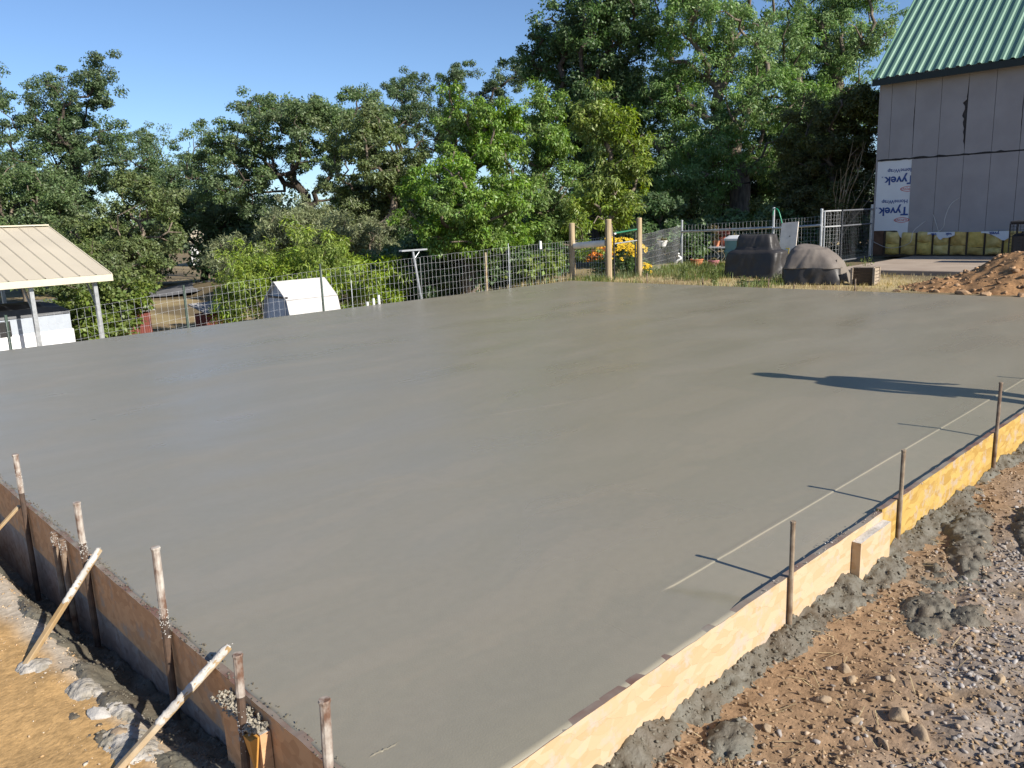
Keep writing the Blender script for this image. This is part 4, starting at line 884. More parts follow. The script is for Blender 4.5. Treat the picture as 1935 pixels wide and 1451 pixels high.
def pot(name, x, y, z, r0, r1, h, m, label, plant=None, pm=None, group='flower pots behind the fence', n=160, lr=0.08):
    t = empty(name, (x, y, z), label, 'pot', group)
    rg = [ring(0,0,zz_,r_,r_,2,20) for zz_, r_ in ((0,r0),(h*.85,r1),(h*.86,r1*1.08),(h,r1*1.08),(h,r1*.95),(h*.9,r1*.92))]
    MB().loft(rg).build('pot_body', m, t, smooth=False)
    if plant: leaf_cloud('plant', plant, n, lr, lr*.5, pm, int(x*77+y*13), t)
    return t
M_tbl = M_white
tb = empty('garden_table', (19.95, 11.95, gz(19.95,11.95)), 'white metal garden table behind the pipe fence', 'table')
zt = 0.40 - gz(19.95,11.95)
MB().loft([ring(0,0,zt,.36,.58,3,32), ring(0,0,zt+.03,.36,.58,3,32)]).build('table_top', M_tbl, tb)
for s1 in (-1, 1):
    for s2 in (-1, 1):
        MB().tube(curve_pts([(s1*.26,s2*.45,zt),(s1*.16,s2*.30,zt*.72),(s1*.14,s2*.22,zt*.45),(s1*.24,s2*.36,zt*.2),(s1*.28,s2*.46,0)], 5), 0.012, 6).build('leg', M_tbl, tb)
g_ = gz(18.9, 12.3)
pot('flower_pot', 19.95,12.10,0.43,0.09,0.13,0.26,M_redpot,'red brown pot with dark red plant on the white table',[(0,0,.34,.16,.14),(0.05,.12,.40,.13,.12),(-.05,-.12,.42,.12,.1)],M_leaf_red)
pot('flower_pot', 19.95,11.72,0.43,0.08,0.14,0.16,M_white,'white bowl shaped pot on the table next to the red one',[(0,0,.22,.14,.10)],M_lf_dull)
pot('flower_pot', 20.1,12.45,0.43,0.07,0.10,0.15,M_terra,'small clay pot with tall twiggy plant at the table edge',[(0,0,.30,.14,.2),(0.0,.1,.48,.15,.12)],M_lf_dull,n=130)
pot('planter', 18.8,12.25,g_,0.13,0.17,0.20,M_terra,'wide orange planter in the weeds below the table',[(0,0,.20,.15,.05)],M_leaf_gn,n=60)
pot('planter', 18.8,11.72,g_,0.10,0.14,0.17,M_pink,'pink planter in the weeds beside the big grill cover',[(0,0,.18,.12,.05)],M_lf_dull,n=60)
pot('hanging_pot', 17.55,12.48,0.56,0.08,0.14,0.15,M_white,'white hanging pot on the wire fence right of the gate',[(0,0,.16,.13,.05)],M_lf_dull,n=90)
ck = empty('storage_bin', (18.0, 10.55, gz(18,10.55)), 'teal storage bin with a white lid behind the grill cover', 'bin')
MB().loft([ring(0,0,z,a,b,6,24) for z,a,b in ((0,.18,.22),(.45,.22,.26),(.452,.235,.275),(.50,.235,.275),(.505,.215,.255),(.74,.225,.27))]).build('bin_body', mat('teal_plastic', (0.16,0.30,0.31), 0.5, vary=0.15), ck)
MB().loft([ring(0,0,z,a,b,6,24) for z,a,b in ((.742,.24,.285),(.79,.24,.285),(.86,.16,.18))]).build('lid', M_white, ck)
o = MB().tube(curve_pts([(18.9,13.0,-.05),(18.88,12.95,.08),(18.95,12.85,.16),(18.9,12.93,.24),(18.86,12.86,.3)], 6), [0.03]*24+[0.02], 6).build('white_ornament', M_white, None, True); tag(o, 'small white twisted garden ornament at the fence post foot', 'ornament')
# yellow flowers
M_petal = mat('yellow_petals', (0.76,0.50,0.015), 0.6, vary=0.2, island=0.25); M_petal2 = mat('orange_petals', (0.60,0.18,0.01), 0.6, vary=0.2, island=0.25); M_seed = mat('brown_seed_heads', (0.06,0.03,0.015), 0.9, vary=0.3)
def flowers(name, C_, n, m, seed, parent, size=0.045):
    rr = np.random.default_rng(seed); mb = MB(); C_ = np.asarray(C_); sd = MB()
    for _ in range(n):
        k_ = C_[rr.integers(0, len(C_))]; d = rr.normal(size=3); d /= np.linalg.norm(d); d[2] = abs(d[2])*.8; p = Vector(k_[:3]) + Vector(d)*float(k_[3])
        nv = (Vector((-0.55,-0.5,0.7)) + Vector(rr.normal(size=3))*.35).normalized(); u = nv.orthogonal().normalized(); w_ = nv.cross(u); s_ = size*rr.uniform(.7,1.2)
        for q in range(8):
            a = q*math.pi/4; e = u*math.cos(a)+w_*math.sin(a); f_ = -u*math.sin(a)+w_*math.cos(a)
            mb.add([p+e*s_*.2, p+e*s_*.65+f_*s_*.26, p+e*s_*1.05-nv*s_*.25, p+e*s_*.65-f_*s_*.26], [(0,1,2,3)])
        sd.add([p+nv*.02*s_/size, p+u*s_*.22, p+w_*s_*.22, p-u*s_*.22, p-w_*s_*.22], [(0,1,2),(0,2,3),(0,3,4),(0,4,1)])
    tag(mb.build(name, m, parent), kind='stuff'); tag(sd.build('seed_heads', M_seed, parent), kind='stuff')
fb = empty('yellow_flowers', (16.3, 12.75, gz(16.3,12.75)), 'clump of yellow daisies blooming behind the garden gate', 'flowers', 'flowers by the gate')
zb = -gz(16.3,12.75)
leaf_cloud('foliage', [(0,0,zb+.18,.45,.28),(-.1,.5,zb+.15,.35,.25),(0,-.35,zb+.12,.35,.25)], 1500, .11, .035, M_leaf_gn, 61, fb)
flowers('blooms', [(0,0.05,zb+.56,.36),(-.05,.40,zb+.60,.32),(-.1,-.40,zb+.50,.30),(0,.65,zb+.50,.26),(-.2,-.1,zb+.32,.36)], 170, M_petal, 62, fb, .05)
fb2 = empty('orange_flowers', (16.2, 13.45, gz(16.2,13.45)), 'smaller orange daisies behind the wooden rail', 'flowers', 'flowers by the gate'); zb = -gz(16.2,13.45)
leaf_cloud('foliage', [(0,0,zb+.1,.35,.3)], 500, .1, .035, M_leaf_gn, 63, fb2); flowers('blooms', [(0,0,zb+.38,.28),(0,.2,zb+.25,.25)], 70, M_petal2, 64, fb2, .055)
fb3 = empty('yellow_flowers', (16.1, 11.95, gz(16.1,11.95)), 'small tuft of yellow daisies right of the pale gate post', 'flowers', 'flowers by the gate'); zb = -gz(16.1,11.95)
leaf_cloud('foliage', [(0,0,zb+.0,.16,.18)], 220, .09, .03, M_leaf_gn, 65, fb3); flowers('blooms', [(0,0,zb+.12,.14),(0,0,zb-.0,.13)], 34, M_petal, 66, fb3, .04)
# dirt pile
def pile_h(x, y):
    d = np.hypot((x-15.85)/1.42, (y-3.75)/1.55); d2 = np.hypot((x-15.3)/.9, (y-4.75)/1.0)
    h = np.maximum(0.70*(1-d**1.15), 0.24*(1-d2**1.5)); return h + 0.14*fbm(x*2.4, y*2.4, 121, 4) + 0.05*np.abs(fbm(x*11, y*11, 123, 3)) - 0.055
pl = lumps('dirt_pile', 14.05, 17.8, 1.8, 6.3, pile_h, soil_mat('piled_soil', False, (0.29,0.165,0.08)), step=0.03); tag(pl, 'heap of orange brown soil and rocks in front of the barn', 'dirt pile')
rr = np.random.default_rng(31); x = rr.uniform(14.2,17.3,3000); y = rr.uniform(2.2,6.3,3000); h = pile_h(x, y); k_ = (h > -0.03) & (rr.random(3000) < 0.5); x, y, h = x[k_], y[k_], h[k_]
s_ = sz(len(x), 0.010, 0.055, 3.0, 32); o = stones('pile_stones', np.stack([x, y, ground_z(x, y)+np.maximum(h, 0)+s_*.15], -1), s_, mat('pile_stone', (0.34,0.215,0.12), 0.95, col2=(0.25,0.145,0.075), vscale=5, island=.35), 33); tag(o, 'loose clods and stones over the dirt pile', 'stones', kind='stuff')
for i_, (x, y, s1, s2, s3, lab) in enumerate([(14.42,4.3,.10,.15,.06,'pale flat rock at the foot of the dirt pile'), (14.38,3.95,.09,.11,.06,'angular tan rock at the pile foot near the slab edge'), (14.4,3.45,.08,.11,.06,'pinkish rock low on the dirt pile near the frame edge'), (14.55,4.75,.06,.09,.05,'broken orange rock left of the pale flat rock'), (14.45,5.35,.06,.09,.04,'small reddish stone on the dirt left of the pile')]):
    cobble(x, y, s1, s2, s3, 41+i_, lab, i_*.7, mat('pile_rock', (0.38,0.255,0.15), 0.95, col2=(0.27,0.165,0.09), vscale=7, bump=.006, bscale=30), 'rock', 'rocks of the dirt pile', z=gz(x, y)+max(0, float(pile_h(x, y)))*.9)
# wire dog crate
dc = empty('dog_crate', (20.6, 4.75, 0.045), 'black wire crate on the patio at the right frame edge', 'crate')
for (x, y) in ((-.3,-.45),(-.3,.45),(.3,-.45),(.3,.45)): MB().tube([(x,y,0),(x,y,.84)], .014, 6).build('frame_bar', M_black, dc)
for z in (0.02, .84):
    for a, b in (((-.3,-.45),(-.3,.45)),((.3,-.45),(.3,.45)),((-.3,-.45),(.3,-.45)),((-.3,.45),(.3,.45))): MB().tube([(a[0],a[1],z),(b[0],b[1],z)], .014, 6).build('frame_bar', M_black, dc)
for nm, a, b in (('side_mesh',(-.3,-.45),(-.3,.45)),('side_mesh',(-.3,.45),(.3,.45)),('side_mesh',(.3,-.45),(.3,.45))):
    o = wire_run(nm, [a, b], [.84,.84], [.02,.02], dc, .06, 13, rad=.003, m=M_black); o.location = (0,0,0)
MB().box(-.29,.29,-.44,.44,.01,.05).build('tray', M_black, dc); MB().box(-.27,.27,-.42,.42,.06,.62,bev=.05).build('blanket', M_cover, dc)
MB().box(-.31,.31,-.46,.46,.856,.90,bev=.015).build('lid', M_cover, dc)

# ---------------------------------------------------------------- downhill on the left
M_beige = mat('beige_metal_roof', (0.465,0.415,0.325), 0.5, vary=0.10, vscale=.6, spec=0.4); M_cream = mat('cream_trim', (0.56,0.51,0.40), 0.5, vary=0.08)
cpu = Vector((0.9955, 0.095, 0)); cpv = Vector((-0.095, 0.9955, 0)); CO = Vector((7.99, 25.59, 0.12))
carport = empty('carport', (CO.x, CO.y, -2.3), 'beige metal roofed carport on steel posts at the left frame edge', 'carport', None, math.atan2(0.095, 0.9955))
zE = 0.12+2.3; zR = 1.78+2.3; RUN = 4.15
for k_ in range(20):
    x1_ = -k_*0.46; x0_ = x1_-0.452; V = []
    for (y, z) in ((-0.12, zE+0.17), (RUN, zR)): V += [(x0_,y,z),(x0_+.02,y,z+.03),(x0_+.045,y,z),(x1_,y,z)]
    MB().add(V, [(0,4,5,1),(1,5,6,2),(2,6,7,3)]).build('roof_panel', M_beige, carport)
MB().add([(0,RUN,zR),(0,2*RUN,zE+.17),(-9.3,2*RUN,zE+.17),(-9.3,RUN,zR)], [(0,1,2,3)]).build('roof_back', M_beige, carport)
MB().box(-9.3,0.02,-0.16,-0.122,zE-.03,zE+.165).build('eave_fascia', M_cream, carport)
MB().box(-9.3,0.0,RUN-.10,RUN+.10,zR+.02,zR+.06).build('ridge_cap', M_cream, carport)
q = Matrix.Translation((0,-0.12,zE+0.17)) @ Matrix.Rotation(math.atan2(zR-zE-.17, RUN+.12), 4, 'X')
MB().box(0.002,0.03,0,(RUN+.12)/math.cos(math.atan2(zR-zE-.17,RUN+.12)),-.12,.02,q).build('rake_trim', M_cream, carport)
for px_ in (-0.42, -2.15, -3.9, -5.6):
    for y in (0.12, 2*RUN-.2): MB().box(px_-.055,px_+.055,y-.055,y+.055,-.1,zE+.02).build('post', M_galv, carport)
    MB().tube([(px_,.18,zE-.75),(px_+.0,.9,zE+.25)], .03, 6).build('knee_brace', M_galv, carport)
tr_ = empty('cargo_trailer', (5.0, 27.6, -2.3), 'white trailer with a dark roof parked under the carport', 'trailer', None, 0.09)
M_trw = mat('white_trailer_paint', (0.80,0.81,0.83), 0.35, vary=0.05); M_trd = mat('dark_trailer_roof', (0.07,0.075,0.085), 0.5, vary=0.2); M_trg = mat('grey_trailer_side', (0.38,0.42,0.48), 0.4, vary=0.08); M_blue = mat('blue_stripe', (0.03,0.12,0.42), 0.35, vary=0.05)
def tr_prof(x): return [Vector((x,-1.0,0)),]
MB().box(-4,2.05,-1.0,1.0,0.35,0.98,bev=.03).build('lower_body', M_trw, tr_); MB().box(-4,2.0,-0.985,.985,0.982,1.45,bev=.01).build('upper_body', M_trg, tr_)
V = []
for x, s_ in ((-4,1),(1.3,1),(1.75,.86),(2.0,.45)):
    V.append([Vector((x,-1.02,1.452)),Vector((x,-.95,1.452+.24*s_)),Vector((x,-.5,1.452+.36*s_)),Vector((x,.5,1.452+.36*s_)),Vector((x,.95,1.452+.24*s_)),Vector((x,1.02,1.452))])
MB().loft(V).build('roof', M_trd, tr_, smooth=False)
MB().box(-4,-.5,-1.012,-1.002,0.80,0.93).build('stripe', M_blue, tr_); MB().box(-.35,.35,-1.012,-1.002,.95,1.40).build('window', M_black, tr_)
for x in (-1.4, -.6):
    w_ = MB().tube([(x,-1.04,.30),(x,-.84,.30)], .30, 20).build('wheel', M_black, tr_); MB().tube([(x,-1.055,.30),(x,-1.041,.30)], .16, 16).build('rim', M_galv, w_)
# little gambrel shed
M_shedw = mat('white_shed_shingle', (0.52,0.51,0.50), 0.6, col2=(0.40,0.39,0.38), vscale=5, stretch=(1,6,6)); M_shedg = mat('shade_blue_shed_wall', (0.50,0.52,0.56), 0.8, vary=0.15)  # wall colour carries the grey-blue shade of the gable end
sg = gz(9.3,16.9); sh = empty('gambrel_shed', (8.75, 16.85, sg), 'small barn shaped shed with a white curved roof behind the fence', 'shed'); H_ = 0.22-sg
prof = [(-.72,0.0),(-.72,.32),(-.50,H_-.40),(0,H_),(.50,H_-.40),(.72,.32),(.72,0.0)]
MB().loft([[Vector((x,y,z)) for y, z in prof] for x in (0.03, 1.22)]).build('wall', M_shedg, sh)
for i in range(len(prof)-1):
    (y0_,z0_),(y1_,z1_) = prof[i], prof[i+1]
    if i in (0, 5): continue
    n_ = Vector((0, -(z1_-z0_), (y1_-y0_))).normalized()*.03
    if n_.z < 0: n_ = -n_
    V = []
    for x in (-0.04, 1.28): V += [(x,y0_,z0_),(x,y1_,z1_),(x,y1_+n_.y,z1_+n_.z),(x,y0_+n_.y,z0_+n_.z)]
    MB().add(V, [(0,1,2,3),(7,6,5,4),(0,4,5,1),(1,5,6,2),(2,6,7,3),(3,7,4,0)]).build('roof_panel', M_shedw, sh)
MB().box(-.01,.028,-.34,.34,.05,H_-.35).build('door', M_shedg, sh); MB().box(-.03,.02,-.5,.5,H_-.34,H_-.31).build('trim', M_black, sh)
# red coops
M_barnred = mat('barn_red_wood', (0.19,0.055,0.042), 0.85, col2=(0.14,0.042,0.034), vscale=3, stretch=(8,8,.5)); M_groof = mat('grey_shingle', (0.30,0.29,0.29), 0.9, vary=0.25, vscale=9)
def coop(x, y, w, d, h, rz, label, planks=True):
    t = empty('chicken_coop', (x, y, gz(x, y)), label, 'coop', 'red coops down the hill', rz)
    MB().box(-w/2,w/2,-d/2,d/2,0,h).build('wall', M_barnred, t)
    if planks:
        for k_ in range(int(w/.11)): MB().box(-w/2+k_*.11+.006,-w/2+k_*.11+.10,-d/2-.016,-d/2-.002,.02,h-.02).build('plank', M_barnred, t)
        for k_ in range(int(d/.11)): MB().box(-w/2-.016,-w/2-.002,-d/2+k_*.11+.006,-d/2+k_*.11+.10,.02,h-.02).build('plank', M_barnred, t)
    MB().add([(-w/2-.12,-d/2-.14,h+.02),(w/2+.12,-d/2-.14,h+.02),(w/2+.12,d/2+.14,h+.32),(-w/2-.12,d/2+.14,h+.32),(-w/2-.12,-d/2-.14,h+.07),(w/2+.12,-d/2-.14,h+.07),(w/2+.12,d/2+.14,h+.37),(-w/2-.12,d/2+.14,h+.37)], [(3,2,1,0),(4,5,6,7),(0,1,5,4),(1,2,6,5),(2,3,7,6),(3,0,4,7)]).build('roof', M_groof, t)
coop(9.85, 30.1, 1.1, 0.9, 0.95, 0.5, 'red planked coop with a grey sloping roof beyond the fence'); coop(12.3, 28.8, 0.9, 0.7, 0.75, 0.2, 'low red trimmed hutch with grey roof right of the red coop')
# the far house
hs_ = empty('small_house', (41.6, 86.2, -2.3), 'small white house with a tan roof among the trees at left', 'house', None, -0.76)
MB().box(-5,5,-3,3,0,2.6).build('wall', M_white, hs_); M_tan = mat('tan_roof', (0.52,0.44,0.32), 0.8, vary=0.15)
MB().add([(-5.5,-3.5,2.5),(5.5,-3.5,2.5),(5.5,0,3.8),(-5.5,0,3.8),(5.5,3.5,2.5),(-5.5,3.5,2.5)], [(0,1,2,3),(3,2,4,5),(0,3,5),(1,4,2)]).build('roof', M_tan, hs_)
for x in (-3, 0.5, 3): f_ = MB().box(x-.6,x+.6,-3.06,-3.01,1.0,2.1).build('window', M_white, hs_); MB().box(x-.5,x+.5,-3.075,-3.062,1.1,2.0).build('pane', M_black, f_)
# dark grey driveway strip between the trees
dv = []; F = []
for i in range(21):
    t = i/20; x = 8+34*t; y = 52-8*t
    dv += [(x-.5, y-2.2, gz(x-.5, y-2.2)+.10), (x+.5, y+2.2, gz(x+.5, y+2.2)+.10)]
    if i: a = 2*i-2; F.append((a, a+2, a+3, a+1))
o = MB().add(dv, F).build('driveway', mat('dark_grey_driveway', (0.15,0.15,0.16), 0.9, vary=.2)); tag(o, kind='structure')
# clothesline post
cl = empty('clothesline_post', (10.25, 13.4, gz(10.25,13.4)), 'grey metal clothesline post with a crossbar behind the fence', 'clothesline'); g_ = gz(10.25,13.4)
MB().tube([(.10,0,-.2),(-.10,.06,.86-g_)], .024, 10).build('pole', M_galv, cl)
zt = .87-g_
for o_ in (-.04, .04): MB().box(-.42,.24,.06+o_-.012,.06+o_+.012,zt-.01,zt+.02, Matrix.Rotation(.0,4,'Z')).build('cross_bar', M_galv, cl)
for x in (-.40, .22): MB().box(x-.012,x+.012,.02,.10,zt-.008,zt+.018).build('end_bar', M_galv, cl)
MB().tube([(-.085,.06,zt-.18),(.10,.06,zt)], .006, 5).build('strut', M_galv, cl)
for i_, (x, h_, lab) in enumerate([(8.20,0.05,'shortest of three white pipe stubs at the left slab edge'),(8.34,0.10,'middle one of three white pipe stubs at the slab edge'),(8.46,0.15,'tallest of three white pipe stubs at the slab edge')]):
    o = MB().tube([(x,12.35,-.4),(x,12.35,h_-.01),(x,12.35,h_)], [.022,.022,.026], 10).build('pipe_stub', M_white); tag(o, lab, 'pipe', 'white pipe stubs')

# ---------------------------------------------------------------- trees and shrubs
LEAF = {
 'oak':   dict(col=(0.115, 0.172, 0.064), L=0.125, W=0.105, droop=0.1, dens=1.0),
 'oakdk': dict(col=(0.09, 0.14, 0.056), L=0.125, W=0.105, droop=0.1, dens=1.0),
 'olive': dict(col=(0.125, 0.165, 0.056), L=0.115, W=0.095, droop=0.1, dens=1.1),
 'maple': dict(col=(0.15, 0.25, 0.04), L=0.105, W=0.045, droop=0.55, dens=1.0),
 'maple2':dict(col=(0.15, 0.24, 0.052), L=0.115, W=0.048, droop=0.5, dens=1.0),
 'dark':  dict(col=(0.09, 0.152, 0.054), L=0.115, W=0.088, droop=0.2, dens=1.1),
 'ash':   dict(col=(0.17, 0.27, 0.085), L=0.140, W=0.046, droop=0.6, dens=1.0),
 'young': dict(col=(0.185, 0.255, 0.036), L=0.140, W=0.045, droop=0.6, dens=1.0),
 'junip': dict(col=(0.115, 0.125, 0.032), L=0.120, W=0.045, droop=0.1, dens=1.3),
 'silver':dict(col=(0.215, 0.245, 0.125), L=0.159, W=0.037, droop=-0.3, dens=1.0),
 'willow':dict(col=(0.215,0.300,0.028), L=0.140, W=0.028, droop=0.5, dens=1.0),
 'fig':   dict(col=(0.13, 0.185, 0.03), L=0.159, W=0.100, droop=0.2, dens=1.0),
}
LM = {k: leaf_mat(k+'_leaves', v['col'], 0.35, 0.32) for k, v in LEAF.items()}
def grow(lobes, base, zg, ncl, seed, trunk_top=None, lean=(0, 0), umb=0.0):
    """clump centres spread through the lobes, then a branching skeleton that reaches each of them"""
    rr = np.random.default_rng(seed); Lb = np.array(lobes, float)
    vol = Lb[:,3]**2*Lb[:,4]; pr = vol**0.8/np.sum(vol**0.8); C_ = []
    jit = rr.normal(0, 0.45, len(Lb))*Lb[:,3]
    while len(C_) < ncl:
        i = rr.choice(len(Lb), p=pr); d = rr.normal(size=3); d /= np.linalg.norm(d); r_ = rr.random()**0.38
        p = np.array([Lb[i,0]+jit[i]*.68, Lb[i,1]+jit[i]*.72, Lb[i,2]]) + d*r_*np.array([Lb[i,3], Lb[i,3]*1.1, Lb[i,4]])
        if p[2] < zg+0.25: p[2] = zg+0.25+rr.random()*.4
        C_.append(p)
    C_ = np.array(C_)
    zt = trunk_top if trunk_top is not None else zg + 0.45*(np.mean(Lb[:,2])-zg)
    cen = np.average(Lb[:,:2], axis=0, weights=vol)
    nodes = []; par = []
    for i in range(7):
        t = i/6; w = rr.normal(0, .05*(zt-zg)*0.25, 2) if 0 < i else np.zeros(2)
        nodes.append([base[0]+(cen[0]-base[0])*t*t*.3+w[0]+lean[0]*t, base[1]+(cen[1]-base[1])*t*t*.3+w[1]+lean[1]*t, zg-.15+(zt-zg+.15)*t]); par.append(i-1)
    plen = [0]*7
    for i in range(1, 7): plen[i] = plen[i-1]+np.linalg.norm(np.subtract(nodes[i], nodes[i-1]))
    order = np.argsort(np.linalg.norm(C_ - np.array(nodes[6]), axis=1)); ends = np.zeros(len(C_), int)
    for ci in order:
        c_ = C_[ci]; A = np.array(nodes[3:]); dv = c_ - A; dist = np.linalg.norm(dv, axis=1)
        cost = dist + 0.30*np.array(plen[3:]) + np.where(dv[:,2] < 0, -dv[:,2]*0.7, 0)
        j = int(np.argmin(cost))+3; p0 = np.array(nodes[j]); k_ = 3 if dist[j-3] > 1.0 else 2; last = j
        for s_ in range(1, k_+1):
            t = s_/k_; q = p0 + (c_-p0)*t + (rr.normal(0, .09, 3)*dist[j-3] if s_ < k_ else 0) + np.array([0, 0, math.sin(math.pi*t)*.10*dist[j-3]])
            nodes.append(list(q)); par.append(last); plen.append(plen[last]+np.linalg.norm(q-np.array(nodes[last]))); last = len(nodes)-1
        ends[ci] = last
    cnt = np.zeros(len(nodes))
    for e in ends:
        j = e
        while j >= 0: cnt[j] += 1; j = par[j]
    return C_, np.array(nodes), np.array(par), cnt
def limbs(name, nodes, par, cnt, k_r, m, parent, minr=0.011):
    # branch tubes, vectorised: one six-sided prism for every segment
    idx = np.where(par >= 0)[0]; r1 = k_r*np.sqrt(np.maximum(cnt[idx], .4)); r0 = k_r*np.sqrt(np.maximum(np.minimum(cnt[par[idx]], cnt[idx]*1.9+1), .4))
    flare = np.where(par[idx] == 0, 1.5, 1.0); p0 = nodes[par[idx]]; p1 = nodes[idx]; keep = r1 > minr
    p0, p1, r0, r1, flare = p0[keep], p1[keep], r0[keep]*flare[keep], r1[keep], flare[keep]
    d = p1-p0; L_ = np.linalg.norm(d, axis=1)[:,None]+1e-6; d = d/L_; p1 = p1 + d*np.minimum(r1, .05)[:,None]
    h = np.where(np.abs(d[:,2:3]) < .9, np.array([[0,0,1.]]), np.array([[1.,0,0]])); u = np.cross(d, h); u /= np.linalg.norm(u, axis=1)[:,None]; w = np.cross(d, u); n = 6
    a = np.arange(n)*2*np.pi/n; ringv = u[:,None,:]*np.cos(a)[None,:,None] + w[:,None,:]*np.sin(a)[None,:,None]
    V = np.concatenate([p0[:,None,:]+ringv*r0[:,None,None], p1[:,None,:]+ringv*r1[:,None,None]], 1).reshape(-1, 3)
    k_ = np.arange(n); f = np.stack([k_, (k_+1) % n, (k_+1) % n+n, k_+n], -1)
    F = (f[None]+(np.arange(len(p0))*2*n)[:,None,None]).reshape(-1, 4)
    return np_mesh(name, V, F, 4, m, parent, True)
def plant(name, label, cat, base, lobes, kind, ncl, nl, seed, cl_r, bark=M_bark, kr=0.024, trunk_top=None, group=None, crown='crown', lean=(0,0), sub=3):
    zg = gz(base[0], base[1]); t = empty(name, (base[0], base[1], zg), label, cat, group)
    C_, nodes, par, cnt = grow(lobes, base, zg, ncl, seed, trunk_top, lean)
    rr = np.random.default_rng(seed+1)
    off = np.array([base[0], base[1], zg])
    o = limbs('trunk', nodes-off, par, cnt, kr, bark, t)
    # each clump splits into a few sprays, so the outline stays ragged
    S_ = np.repeat(C_, sub, 0) + rr.normal(0, 1, (len(C_)*sub, 3))*cl_r*np.array([.75,.75,.5])
    R_ = cl_r*rr.uniform(.45, 1.0, len(S_)); S_ = np.concatenate([S_-off, R_[:,None], (R_*rr.uniform(.55,.85,len(R_)))[:,None]], 1)
    lf = LEAF[kind]
    tri = kind in ('oak', 'oakdk', 'olive', 'dark', 'junip')
    leaf_cloud(crown, S_, int(nl*(2.25 if tri else 1.1)), lf['L'], lf['W'], LM[kind], seed+2, t, droop=lf['droop'], tri=tri)
    return t
